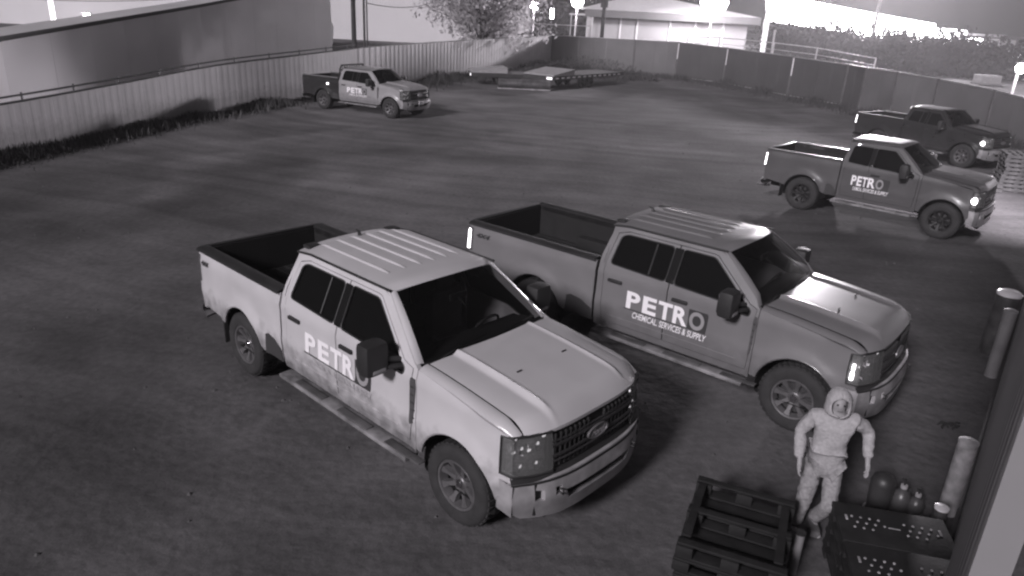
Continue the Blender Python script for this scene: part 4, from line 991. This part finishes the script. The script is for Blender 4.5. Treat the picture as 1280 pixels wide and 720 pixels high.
SUIT = mat('pale_overall', 0.42, 0.9, var=0.16, vscale=30, bump=0.5, bscale=45)
SUIT2 = mat('overall_legs', 0.30, 0.9, var=0.25, vscale=30, bump=0.5, bscale=45)
SKIN = mat('skin', 0.34, 0.6, var=0.08); GLOVE = mat('glove', 0.10, 0.8, var=.2)
feet = ground(1009, 667)
per = empty('person', (feet.x, feet.y, 0), math.radians(-12), 'person in pale hooded overalls with elbows bent, standing by the pickup\'s front wheel', 'person')
# local frame: faces -y, height 1.72; x < 0 is picture left
J = {'pel': (0, 0, .93), 'belly': (0, -.01, 1.06), 'chest': (0, -.02, 1.26), 'up': (0, 0, 1.42), 'neck': (0, -.005, 1.50), 'head': (0, -.03, 1.60), 'top': (0, -.01, 1.68),
     'sl': (-.175, 0, 1.41), 'el': (-.270, .06, 1.18), 'wl': (-.265, -.14, .98), 'sr': (.175, 0, 1.42), 'er': (.360, .08, 1.27), 'wr': (.335, -.14, 1.09),
     'hl': (-.09, 0, .88), 'kl': (-.12, -.06, .49), 'al': (-.15, .0, .09), 'tl': (-.15, -.15, .04), 'hr': (.09, 0, .88), 'kr': (.09, -.16, .50), 'ar': (.05, .12, .12), 'tr': (.09, -.10, .04)}
def chain(names, rad, extra=None):
    V = [J[n] for n in names]; return V
vn = ['pel', 'belly', 'chest', 'up', 'neck', 'head', 'top', 'sl', 'el', 'wl', 'sr', 'er', 'wr', 'hl', 'kl', 'al', 'tl', 'hr', 'kr', 'ar', 'tr']
ix = {n: i for i, n in enumerate(vn)}
ed = [('pel', 'belly'), ('belly', 'chest'), ('chest', 'up'), ('up', 'neck'), ('neck', 'head'), ('head', 'top'), ('up', 'sl'), ('sl', 'el'), ('el', 'wl'), ('up', 'sr'), ('sr', 'er'), ('er', 'wr'),
      ('pel', 'hl'), ('hl', 'kl'), ('kl', 'al'), ('al', 'tl'), ('pel', 'hr'), ('hr', 'kr'), ('kr', 'ar'), ('ar', 'tr')]
rad = {'pel': (.13, .10), 'belly': (.12, .09), 'chest': (.15, .105), 'up': (.12, .085), 'neck': .055, 'head': (.075, .092), 'top': (.055, .07), 'sl': .058, 'el': .042, 'wl': .027, 'sr': .058, 'er': .042, 'wr': .027,
       'hl': .085, 'kl': .055, 'al': .036, 'tl': .03, 'hr': .085, 'kr': .055, 'ar': .036, 'tr': .03}
verts = [J[n] for n in vn]; edges = [(ix[a], ix[b]) for a, b in ed]; radii = [rad[n] for n in vn]
# hands: palm and five fingers as short chains off each wrist
for w_, s_, dv in (('wl', -1, Vector((.02, -.35, -1)).normalized()), ('wr', 1, Vector((.02, -.45, -.9)).normalized())):
    W0 = Vector(J[w_]); sx_ = Vector((0, -1, .3)).normalized(); pm = W0 + dv * .075
    verts.append(tuple(pm)); radii.append((.042, .022)); pi_ = len(verts) - 1; edges.append((ix[w_], pi_))
    for k, ln in enumerate((.062, .072, .068, .052)):
        base = pm + dv * .03 + Vector((0, -1, 0)) * (k - 1.5) * -.023; c1 = base + dv * ln * .5; c2 = c1 + (dv + Vector((-s_ * .8, 0, 0))).normalized() * ln * .55
        i0 = len(verts); verts += [tuple(base), tuple(c1), tuple(c2)]; radii += [.0105, .0095, .008]; edges += [(pi_, i0), (i0, i0 + 1), (i0 + 1, i0 + 2)]
    tb_ = W0 + dv * .045 + Vector((0, -.03, 0)); i0 = len(verts); verts += [tuple(tb_), tuple(tb_ + dv * .035 + Vector((0, -.02, 0))), tuple(tb_ + dv * .06 + Vector((-s_ * .012, -.018, 0)))]; radii += [.011, .0095, .008]; edges += [(pi_, i0), (i0, i0 + 1), (i0 + 1, i0 + 2)]
body = skin('body', verts, edges, radii, SKIN, per)
# face relief pushed out of the one body mesh
for v in body.data.vertices:
    p = v.co
    if p.z > 1.50 and p.y < -.06:
        v.co.y -= .022 * math.exp(-((p.x / .014) ** 2 + ((p.z - 1.585) / .022) ** 2)); v.co.y += .010 * math.exp(-(((abs(p.x) - .03) / .014) ** 2 + ((p.z - 1.612) / .012) ** 2))
for sx_ in (-1, 1): MB().lathe([(0, -.006), (.008, -.003), (.010, .003)], 10, 'y', (sx_ * .030, -.108, 1.610)).build('eye', DARK, per)
MB().tube([(-.022, -.112, 1.548), (0, -.118, 1.546), (.022, -.112, 1.548)], .005, 6).build('mouth', mat('lips', .16, .6), per)
# clothing follows the body
cv = ['pel', 'belly', 'chest', 'up', 'sl', 'el', 'wl', 'sr', 'er', 'wr', 'hip']
JJ = dict(J); JJ['hip'] = (0, -.01, .77)
ci = {n: i for i, n in enumerate(cv)}
cr = {'pel': (.165, .125), 'belly': (.155, .12), 'chest': (.185, .135), 'up': (.145, .105), 'sl': .082, 'el': .065, 'wl': .052, 'sr': .082, 'er': .065, 'wr': .052, 'hip': (.185, .135)}
skin('jacket', [JJ[n] for n in cv], [(ci[a], ci[b]) for a, b in (('hip', 'pel'), ('pel', 'belly'), ('belly', 'chest'), ('chest', 'up'), ('up', 'sl'), ('sl', 'el'), ('el', 'wl'), ('up', 'sr'), ('sr', 'er'), ('er', 'wr'))], [cr[n] for n in cv], SUIT, per, 3)
lv = ['pel', 'hl', 'kl', 'al', 'hr', 'kr', 'ar']; li = {n: i for i, n in enumerate(lv)}
lr = {'pel': (.15, .115), 'hl': .105, 'kl': .080, 'al': .066, 'hr': .105, 'kr': .080, 'ar': .066}
skin('trousers', [J[n] for n in lv], [(li[a], li[b]) for a, b in (('pel', 'hl'), ('hl', 'kl'), ('kl', 'al'), ('pel', 'hr'), ('hr', 'kr'), ('kr', 'ar'))], [lr[n] for n in lv], SUIT2, per, 3)
# wrinkle the cloth
for o in per.children:
    if o.name.split('.')[0] in ('jacket', 'trousers'):
        for v in o.data.vertices:
            nn = noise.noise(v.co * 14) * .010 + noise.noise(Vector((v.co.x * 8, v.co.y * 8, v.co.z * 26))) * .008; v.co += v.normal * nn
# hood: shell round the head, open at the face
def hoodf(a, b):
    ph = lerp(-1.0, PI / 2, b); tm = PI - 0.80 * math.sqrt(max(0, 1 - ((ph + .10) / .72) ** 2)); th = lerp(-tm, tm, a)
    rx, ry, rz = .118, .135, .145
    fl = 1 + .75 * max(0, -ph) ** 2.2
    return (rx * fl * math.sin(th) * math.cos(ph), -.015 + ry * fl * math.cos(th) * math.cos(ph), 1.605 + rz * math.sin(ph))
hd = MB().grid(hoodf, 28, 14); hd = hd.build('hood', SUIT, per, 70); sm = hd.modifiers.new('t', 'SOLIDIFY'); sm.thickness = .012
for n_, s_ in (('al', -1), ('ar', 1)):
    p = Vector(J[n_]); bz = p.z - .09
    MB().box(p.x - .052, p.x + .052, p.y - .22, p.y + .09, bz + .0, bz + .085, .03).lathe([(.055, bz + .06), (.058, bz + .16)], 14, 'z', (p.x, p.y, 0)).build('boot', mat('boot', .12, .7, var=.3), per)
per.rotation_euler = (0, 0, math.radians(-12)); per.scale = (.95, .95, .93)

# ------------------------------------------------------------------ beyond the fence, left: long warehouse and pale building
def prism(name, poly, z0, z1, M, parent=None):
    b = MB(); n = len(poly); b.add([(x, y, z0) for x, y in poly] + [(x, y, z1) for x, y in poly], [tuple(range(n))[::-1], tuple(range(n, 2 * n))] + [(i, (i + 1) % n, n + (i + 1) % n, n + i) for i in range(n)])
    return b.build(name, M, parent, 0)
wh = empty('warehouse', (0, 0, 0), 0, 'long low grey warehouse behind the pipe-railed left fence', 'building')
q0, q1 = at(-120, 96, 22), at(0, 50, 30); q2, q3 = at(250, 8, 50), at(412, -22, 68)
WM = mat('warehouse_wall', 0.78, 0.6, var=0.10, vscale=.15)
P4 = [q0, q1, q2, q3]
for a, b in zip(P4, P4[1:]):
    n = max(2, int((b - a).length / 3.0))
    for k in range(n):
        p, q = a.lerp(b, k / n), a.lerp(b, (k + 1) / n); d = Vector((q.x - p.x, q.y - p.y, 0)).normalized(); q = q - d * .012
        nn = Vector((-d.y, d.x, 0)) * .15
        vs = [(p.x, p.y, 0), (q.x, q.y, 0), (q.x, q.y, q.z), (p.x, p.y, p.z), (p.x + nn.x, p.y + nn.y, 0), (q.x + nn.x, q.y + nn.y, 0), (q.x + nn.x, q.y + nn.y, q.z), (p.x + nn.x, p.y + nn.y, p.z)]
        MB().add(vs, [(0, 1, 2, 3), (4, 7, 6, 5), (3, 2, 6, 7), (0, 3, 7, 4), (1, 5, 6, 2)]).build('wall_panel', WM, wh, 0)
MB().tube([(p.x + .1, p.y - .1, p.z + .05) for p in P4], .10, 6).build('gutter', mat('gutter', .06, .5), wh)
back = Vector((-2.4, 1.4, 0))
rf = [(p.x, p.y, p.z + .04) for p in P4] + [(p.x + back.x, p.y + back.y, p.z + 0.12) for p in P4]
MB().add(rf, [(i, i + 1, 5 + i, 4 + i) for i in range(3)]).build('roof', mat('warehouse_roof', .6, .6, var=.1, vscale=.2), wh, 0)
e0 = q3; e1 = Vector((q3.x - 9, q3.y + 10, q3.z))
MB().add([(e0.x, e0.y + .02, 0), (e1.x, e1.y, 0), (e1.x, e1.y, e1.z + .1), (e0.x, e0.y + .02, e0.z)], [(0, 1, 2, 3)]).build('end_wall', WM, wh, 0)
# gable of the warehouse annex: slanting right end
an_ = empty('gabled_annex', (0, 0, 0), 0, 'dark grey sloping-roofed annex at the right end of the warehouse', 'building')
g = [at(330, 64, 72), at(413, 60, 72), at(414, 37, 72), at(395, 2, 72), at(386, -12, 72), at(330, -20, 72)]
n = len(g); MB().add([tuple(p) for p in g] + [(p.x - 2, p.y + 9, p.z) for p in g], [tuple(range(n)), tuple(range(2 * n - 1, n - 1, -1))] + [(i, n + i, n + (i + 1) % n, (i + 1) % n) for i in range(n)]).build('wall', mat('annex_wall', .55, .6, var=.08, vscale=.2), an_, 0)
pbm = mat('pale_building', 0.7, 0.6, var=0.06, vscale=.1)
pb_ = empty('pale_building', (0, 0, 0), 0, 'tall pale windowless building behind the utility poles and tree', 'building')
x0, x1 = at(380, 40, 95).x, at(661, 40, 95).x
n = 12
for k in range(n): MB().box(lerp(x0, x1, k / n), lerp(x0, x1, (k + 1) / n) - .004, 95, 95.4 if k % 2 else 95.36, 0, 12).build('wall_panel', pbm, pb_, 0)
MB().box(x0, x1, 95.4, 110, 0, 11.9).build('core', pbm, pb_, 0)
MB().box(x0 - .2, x1 + .2, 94.7, 110.2, 12, 12.4).build('roof_edge', mat('edge', .2, .6), pb_, 0)
fw_ = empty('glow_wall', (0, 0, 0), 0, 'pale wall added for the bright haze behind the glaring pole at top left', 'building')  # pale wall added to stand for the bright haze above the warehouse
xa, xb = at(-60, 20, 92).x, at(372, 5, 92).x
for k in range(14): MB().box(lerp(xa, xb, k / 14), lerp(xa, xb, (k + 1) / 14) - .01, 92, 92.3 + .05 * (k % 2), 0, 11).build('wall_panel', pbm, fw_, 0)
MB().box(xa, xb, 92.4, 108, 0, 10.9).build('core', pbm, fw_, 0)
# utility poles and wires
POLE = mat('pole_wood', .055, .85, var=.3, bump=.3)
for (u, vb, Y, r0, h, lab) in ((443, 62, 52, .17, 11, 'dark wooden utility pole with a fat transformer sleeve behind the fence'), (456, 62, 58, .09, 11, 'thin dark conduit pole just right of the utility pole'), (752, 48, 72, .20, 12, 'dark utility pole in front of the white house'), (459.5, 62, 60, .06, 11, 'thinnest pole of the group behind the black-bedded pickup')):
    p = at(u, vb, Y); root = empty('utility_pole', (p.x, Y, 0), 0, lab, 'pole')
    MB().tube([(0, 0, 0), (0, 0, h)], [r0, r0 * .75], 10).build('shaft', POLE, root)
    if r0 > .15: MB().lathe([(0, h * .42), (r0 * 1.7, h * .42 + .05), (r0 * 1.7, h * .6), (0, h * .6 + .05)], 12).build('transformer', POLE, root); MB().box(-1.1, 1.1, -.06, .06, h - 1, h - .85).build('crossarm', POLE, root, 0)
p, q = at(459.5, 4, 60), at(545, 1, 92)
def wire(p, q, sag, lab): tag(MB().tube([Vector(p).lerp(Vector(q), t / 12) - Vector((0, 0, sag * 4 * (t / 12) * (1 - t / 12))) for t in range(13)], .03, 4, False).build('overhead_wire', POLE), lab, 'wire')
wire(p, q, .5, 'sagging black wire from the thin poles to the pale building')
wire(at(-20, -6, 70), at(300, -9, 70), .6, 'long wire above the warehouse roof')
# ------------------------------------------------------------------ beyond the back fence: white house
HWHITE = mat('house_white', 0.45, 0.6, var=.04); HROOF = mat('house_roof', 0.62, 0.6, var=.08); HSOF = mat('house_soffit', .16, .6)
hs = empty('white_house', (0, 0, 0), 0, 'low white house with a bright shallow roof beyond the fence', 'house')
HY = 80; hx0, hx1 = at(741, 30, HY).x, at(935, 30, HY).x; ze = at(741, 20, HY).z
n = 22
for k in range(n):
    z0_ = ze * k / n; MB().box(hx0, hx1, HY - (.012 * 0), HY + .2, z0_, z0_ + ze / n - .012).build('siding_board', HWHITE, hs, 0)
MB().box(hx0 + .05, hx1 - .05, HY + .2, HY + 9, 0, ze).build('wall', HWHITE, hs, 0)
MB().box(hx0 - .9, hx1 + .9, HY - 1.0, HY + 10, ze, ze + .16).build('soffit', HSOF, hs, 0)
MB().box(hx0 - .95, hx1 + .95, HY - 1.05, HY - .99, ze - .06, ze + .62).build('fascia', HSOF, hs, 0)
xm0, xm1 = hx0 + 4.5, hx1 - 9
MB().add([(hx0 - 1, HY - 1.1, ze + .63), (hx1 + 1, HY - 1.1, ze + .63), (hx1 + 1, HY + 10, ze + .63), (hx0 - 1, HY + 10, ze + .63), (xm0, HY + 4.5, ze + 2.3), (xm1, HY + 4.5, ze + 2.3)], [(0, 1, 5, 4), (1, 2, 5), (2, 3, 4, 5), (3, 0, 4)]).build('roof', HROOF, hs, 0)
for u in (776, 797, 838, 870, 905):
    p = at(u, 30, HY - .12); MB().box(p.x - .09, p.x + .09, HY - .12, HY - .02, 0, ze).build('pilaster', mat('trim_white', .85, .5), hs, 0)
p = at(810, 40, HY - .1); dw = .55
dr_ = MB().box(p.x - dw, p.x + dw, HY - .10, HY - .02, 0, 2.2).build('door', mat('trim_white', .85, .5), hs, 0)
MB().box(p.x - dw + .22, p.x + dw - .22, HY - .13, HY - .105, 0.5, 1.95).build('pane', mat('door_pane', .25, .2), dr_, 0)
for u in (786, 862):
    p = at(u, 40, HY - .1); wf = MB().box(p.x - .55, p.x + .55, HY - .09, HY - .02, 1.0, 2.15).build('window', mat('trim_white', .85, .5), hs, 0)
    for k in range(2): MB().box(p.x - .47 + k * .50, p.x - .03 + k * .50, HY - .11, HY - .094, 1.08, 2.07).build('pane', mat('window_pane', .28, .2), wf, 0)
# small white canopy left of the house
p = at(727, 19, HY); cn = empty('entry_canopy', (p.x, HY, 0), 0, 'thin white canopy at the left corner of the white house', 'canopy')
MB().box(-1.2, 1.2, -1, 1, p.z, p.z + .14).build('slab', HROOF, cn, 0)
for x in (-1.1, 1.05): MB().tube([(x, -.9, 0), (x, -.9, p.z)], .05, 6).build('post', GALV, cn)
# ------------------------------------------------------------------ bright forecourt strip (lit station front) far behind
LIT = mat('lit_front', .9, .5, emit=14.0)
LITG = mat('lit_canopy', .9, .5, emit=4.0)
sf = empty('lit_forecourt', (0, 0, 0), 0, 'long glaring floodlit building front glowing beyond the trees', 'building')
P0, P1, P2 = (958, 26, 150), (1080, 44, 138), (1172, 59, 128)
T0, T1, T2 = (958, -10), (1080, 14), (1170, 30)
bots = [at(*P0), at(*P1), at(*P2), at(1196, 63, 125)]; tops = [at(T0[0], T0[1], 150), at(T1[0], T1[1], 138), at(T2[0], T2[1], 128), at(1197, 42, 125)]
for i in range(3):
    n = 5
    for k in range(n):
        b0, b1, t0, t1 = bots[i].lerp(bots[i + 1], k / n), bots[i].lerp(bots[i + 1], (k + .97) / n), tops[i].lerp(tops[i + 1], k / n), tops[i].lerp(tops[i + 1], (k + .97) / n)
        if i == 2: t1.z = t0.z = tops[2].z - .0 if False else lerp(tops[2].z, tops[3].z, .5)
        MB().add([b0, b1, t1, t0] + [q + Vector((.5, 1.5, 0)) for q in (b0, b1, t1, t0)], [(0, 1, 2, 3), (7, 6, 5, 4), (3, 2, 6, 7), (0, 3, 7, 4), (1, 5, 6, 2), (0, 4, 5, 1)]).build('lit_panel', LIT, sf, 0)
for q in bots[:3]: MB().box(q.x - .3, q.x + .3, q.y + .3, q.y + .9, 0, q.z + .2).build('column', mat('trim_white', .85, .5), sf, 0)
# pumps shop to the right of it
sh = empty('roadside_shop', (0, 0, 0), 0, 'small brightly lit shop right of the glaring forecourt', 'building')
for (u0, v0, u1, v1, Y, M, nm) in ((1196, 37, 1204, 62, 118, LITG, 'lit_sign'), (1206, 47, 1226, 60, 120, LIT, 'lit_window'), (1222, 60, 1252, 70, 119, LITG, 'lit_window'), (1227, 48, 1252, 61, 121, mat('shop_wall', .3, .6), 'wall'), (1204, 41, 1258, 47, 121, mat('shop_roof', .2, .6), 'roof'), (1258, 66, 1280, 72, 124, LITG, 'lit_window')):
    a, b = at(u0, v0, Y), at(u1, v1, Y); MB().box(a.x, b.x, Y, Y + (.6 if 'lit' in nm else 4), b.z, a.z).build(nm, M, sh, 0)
a, b = at(1204, 47, 124), at(1258, 70, 124); MB().box(a.x, b.x, 122.5, 128, 0, a.z).build('wall', mat('shop_wall', .3, .6), sh, 0)
for u in (1215, 1240): 
    q = at(u, 70, 119.5); MB().box(q.x - .12, q.x + .12, 119.3, 119.5, 0, q.z + 1).build('column', mat('shop_wall', .3, .6), sh, 0)
p = at(1232, 106, 72); ub = empty('utility_box', (p.x, 72, 0), 0, 'pale utility box behind the back fence on the right', 'cabinet')
MB().box(-1.0, 1.0, -.6, .6, .15, p.z + .9, .05).build('cabinet', mat('box_grey', .33, .6, var=.2), ub); MB().box(-1.1, 1.1, -.7, .7, 0, .15).build('plinth', mat('plinth', .2, .8), ub, 0)
for k in range(2): MB().box(-.9 + k * .92, -.04 + k * .92, -.63, -.61, .3, p.z + .75).build('door', mat('box_door', .28, .6), ub, 0)
# ------------------------------------------------------------------ dark trees and shrubs between
HG = 'dark trees between the fence and the glaring forecourt'
labs = [('dark bushy tree right of the white lamp pole', 985, 100, 3.2), ('rounded dark tree left of the middle of the lit forecourt', 1030, 104, 3.4), ('wide dark tree below the middle of the lit forecourt', 1075, 98, 4.0),
        ('dark tree below the right half of the lit forecourt', 1118, 96, 3.6), ('dark tree under the right end of the lit forecourt', 1160, 92, 3.6), ('dark tree left of the roadside shop', 1195, 90, 3.4), ('dark tree in front of the roadside shop', 1240, 92, 2.6)]
for i, (lab, u, Y, h) in enumerate(labs):
    vt = {985: 32, 1030: 34, 1075: 42, 1118: 50, 1160: 62, 1195: 68, 1240: 80}[u]
    p = at(u, vt, Y); tree((p.x, Y, 0), max(1.8, p.z * .55) * (.8 + .4 * (i % 2)), 8, 2200, lab, 40 + i, c=0.035, trunks=3, low=.05, leaf=.32, name='dark_tree', group=HG)
for i, (u, v, Y) in enumerate(((690, 14, 110), (725, 12, 112), (705, 20, 105))):
    p = at(u, v, Y); tree((p.x, Y, 0), max(3, p.z), 9, 1200, ['dark tree left of the street lamps gap', 'dark tree behind the entry canopy', 'lower dark tree behind the pale railing'][i], 60 + i, c=0.06, trunks=3, low=.05, leaf=.4, name='dark_tree')
hb_ = MB(); x0_ = at(940, 60, 96).x; r = random.Random(5)
for i in range(9000):
    x = r.uniform(x0_, x0_ + 75); y = 86 + (x - x0_) * -.25 + r.uniform(-2, 2); z = r.uniform(0, 1.5 + .5 * noise.noise(Vector((x * .3, 0, 0))))
    v = Vector((r.uniform(-1, 1), r.uniform(-1, 1), r.uniform(-1, 1))).normalized() * .35; w_ = v.cross(Vector((r.uniform(-1, 1), 1, 0))).normalized() * .2
    hb_.add([(x, y, z), (x + v.x + w_.x, y + v.y + w_.y, z + v.z + w_.z), (x + v.x - w_.x, y + v.y - w_.y, z + v.z - w_.z)], [(0, 1, 2)])
tag(hb_.build('undergrowth', mat('undergrowth', .03, .9, var=.3), smooth=0), 'dark undergrowth beyond the back fence', 'undergrowth', kind='stuff')

# ------------------------------------------------------------------ street lamps (with their own light)
def lamp_light(name, loc, power, size, parent=None, spot=None):
    ld = bpy.data.lights.new(name, 'POINT' if not spot else 'SPOT'); ld.energy = power; ld.shadow_soft_size = size; ld.color = (1, .94, 1)
    o = bpy.data.objects.new(name, ld); COL.objects.link(o); o.location = loc
    if spot: ld.spot_size = spot[1]; ld.spot_blend = .6; o.rotation_euler = (Vector(loc) - Vector(spot[0])).to_track_quat('Z', 'Y').to_euler()
    return o
GLOW = mat('lamp_globe', .9, .4, emit=45.0)
def street_lamp(u, v, Y, r_, label, power, h_extra=0.0, arm=.0, M=None):
    p = at(u, v, Y); root = empty('street_lamp', (p.x, Y, 0), 0, label, 'street lamp')
    MB().tube([(arm, .3, 0), (arm, .3, p.z + .1), (arm * .5, .2, p.z + r_ * 1.2), (0, 0, p.z + r_ * 1.1)], [.12, .09, .06, .05], 8).build('pole', M or GALV, root)
    MB().lathe([(0, p.z - r_), (r_ * .7, p.z - r_ * .7), (r_, p.z), (r_ * .7, p.z + r_ * .7), (0, p.z + r_)], 16).build('globe', GLOW, root)
    MB().lathe([(0, p.z + r_ * 1.12), (r_ * 1.15, p.z + r_ * .9), (r_ * 1.1, p.z + r_ * .75)], 16).build('hood', POST_M, root)
    if power: lamp_light('lamp_light', (p.x, Y - r_ - .4, p.z - r_ * .6), power, .3)
    return root
street_lamp(893, 3, 76, 1.35, 'strongest glaring lamp above the right end of the white house', 1800)
street_lamp(722, 2, 96, .75, 'bright round lamp left of the white house roof', 1500)
street_lamp(668, 7, 98, .55, 'smaller bright lamp at the right edge of the pale building', 900)
street_lamp(109, 21, 80, .42, 'bright lamp over the left end of the warehouse', 1400)
street_lamp(1277, 85, 60, .42, 'glaring lamp at the right edge above the back fence', 900)
p = at(953, 64, 70); root = empty('lamp_pole', (p.x, 70, 0), 0, 'tall white glaring pole rising from behind the back fence', 'lamp pole')
MB().tube([(0, 0, 0), (0, 0, 13)], [.24, .19], 12).build('shaft', mat('pole_lit_glow', .85, .4, emit=.9), root); MB().box(-1.1, 1.1, -.25, .25, 12.8, 13.1, .03).build('lamp_head', GLOW, root)  # lamplight falling on the shaft is put in as emission
p = at(68, 32, 78); root = empty('lamp_pole', (p.x, 78, 0), 0, 'tall white glaring pole rising behind the warehouse at far left', 'lamp pole')
MB().tube([(0, 0, 0), (0, 0, 11)], [.22, .19], 12).build('shaft', mat('pole_lit_glow2', .85, .4, emit=2.2), root); MB().box(-.6, .6, -.2, .2, 10.9, 11.2, .03).build('lamp_head', GLOW, root)  # shaft glows in place of the light that falls on it
p = at(690, 17, 88); root = empty('lit_sign', (p.x, 88, 0), 0, 'small upright lit white sign between the two round lamps', 'sign')
MB().box(-.2, .2, -.1, .1, p.z - .55, p.z + .55, .03).build('sign_face', LIT, root); MB().tube([(0, .02, 0), (0, .02, p.z - .5)], .06, 6).build('post', POST_M, root)
p = at(967, 50, 69); root = empty('thin_post', (p.x, 69, 0), 0, 'thin pale post right of the tall white pole', 'post')
MB().tube([(0, 0, 0), (0, 0, at(967, 39, 69).z)], .09, 8).build('shaft', GALV, root); MB().lathe([(.12, at(967, 39, 69).z - .05), (.12, at(967, 39, 69).z + .1), (0, at(967, 39, 69).z + .15)], 8).build('cap', GALV, root)
# floodlight mast across the street that rakes the yard from behind
FL = Vector((55, 122, 17)); root = empty('floodlight_mast', (FL.x, FL.y + .6, 0), 0, 'tall floodlight mast across the street', 'floodlight')
MB().tube([(0, 0, 0), (0, 0, 17.6)], [.3, .15], 10).build('mast', GALV, root); MB().box(-1.2, 1.2, -.3, 0.1, 16.7, 17.5, .05).build('lamp_head', GLOW, root)
lamp_light('floodlight', (FL.x, FL.y - .5, FL.z), 260000, 2.2, spot=((7, 22, 0), math.radians(48)))

# wall lamp that pools light on the ground by the far end of the building
q = w0 + wd * 16.5
wl_ = empty('wall_lamp', (q.x, q.y, 4.6), math.atan2(wn_.y, wn_.x), 'hooded lamp on the far part of the building wall', 'wall lamp')
MB().box(0.01, 0.05, -.12, .12, -.12, .12, .01).build('back_plate', POST_M, wl_); MB().tube([(0.05, 0, 0), (.45, 0, .08)], .025, 8).build('arm', POST_M, wl_)
MB().lathe([(0, .10), (.10, .08), (.20, -.04), (.19, -.04)], 16, 'z', (.45, 0, 0)).build('shade', POST_M, wl_); MB().lathe([(0, .04), (.06, .0), (.07, -.04), (0, -.09)], 12, 'z', (.45, 0, 0)).build('bulb', LAMP_GLOW, wl_)
lamp_light('wall_lamp_light', tuple(q + wn_ * .47 + Vector((0, 0, 4.4))), 2200, .12, spot=(tuple(ground(1215, 262)), math.radians(95)))
# ------------------------------------------------------------------ thin haze added for the glow round the lamps
hz = MB().box(-70, 150, -8, 165, -1.0, 18.5)
hz = hz.build('haze', mat('haze_air', .5), smooth=0); tag(hz, 'thin haze added over the whole yard to make the lamps glow', 'haze', kind='stuff')
hm = bpy.data.materials.new('haze_volume'); hm.use_nodes = True; hn = hm.node_tree.nodes; hn.clear()
ho = hn.new('ShaderNodeOutputMaterial'); pv = hn.new('ShaderNodeVolumePrincipled'); pv.inputs['Color'].default_value = (.95, .93, .95, 1); pv.inputs['Density'].default_value = 0.0011; pv.inputs['Anisotropy'].default_value = 0.55
hm.node_tree.links.new(pv.outputs[0], ho.inputs['Volume']); hz.data.materials[0] = hm
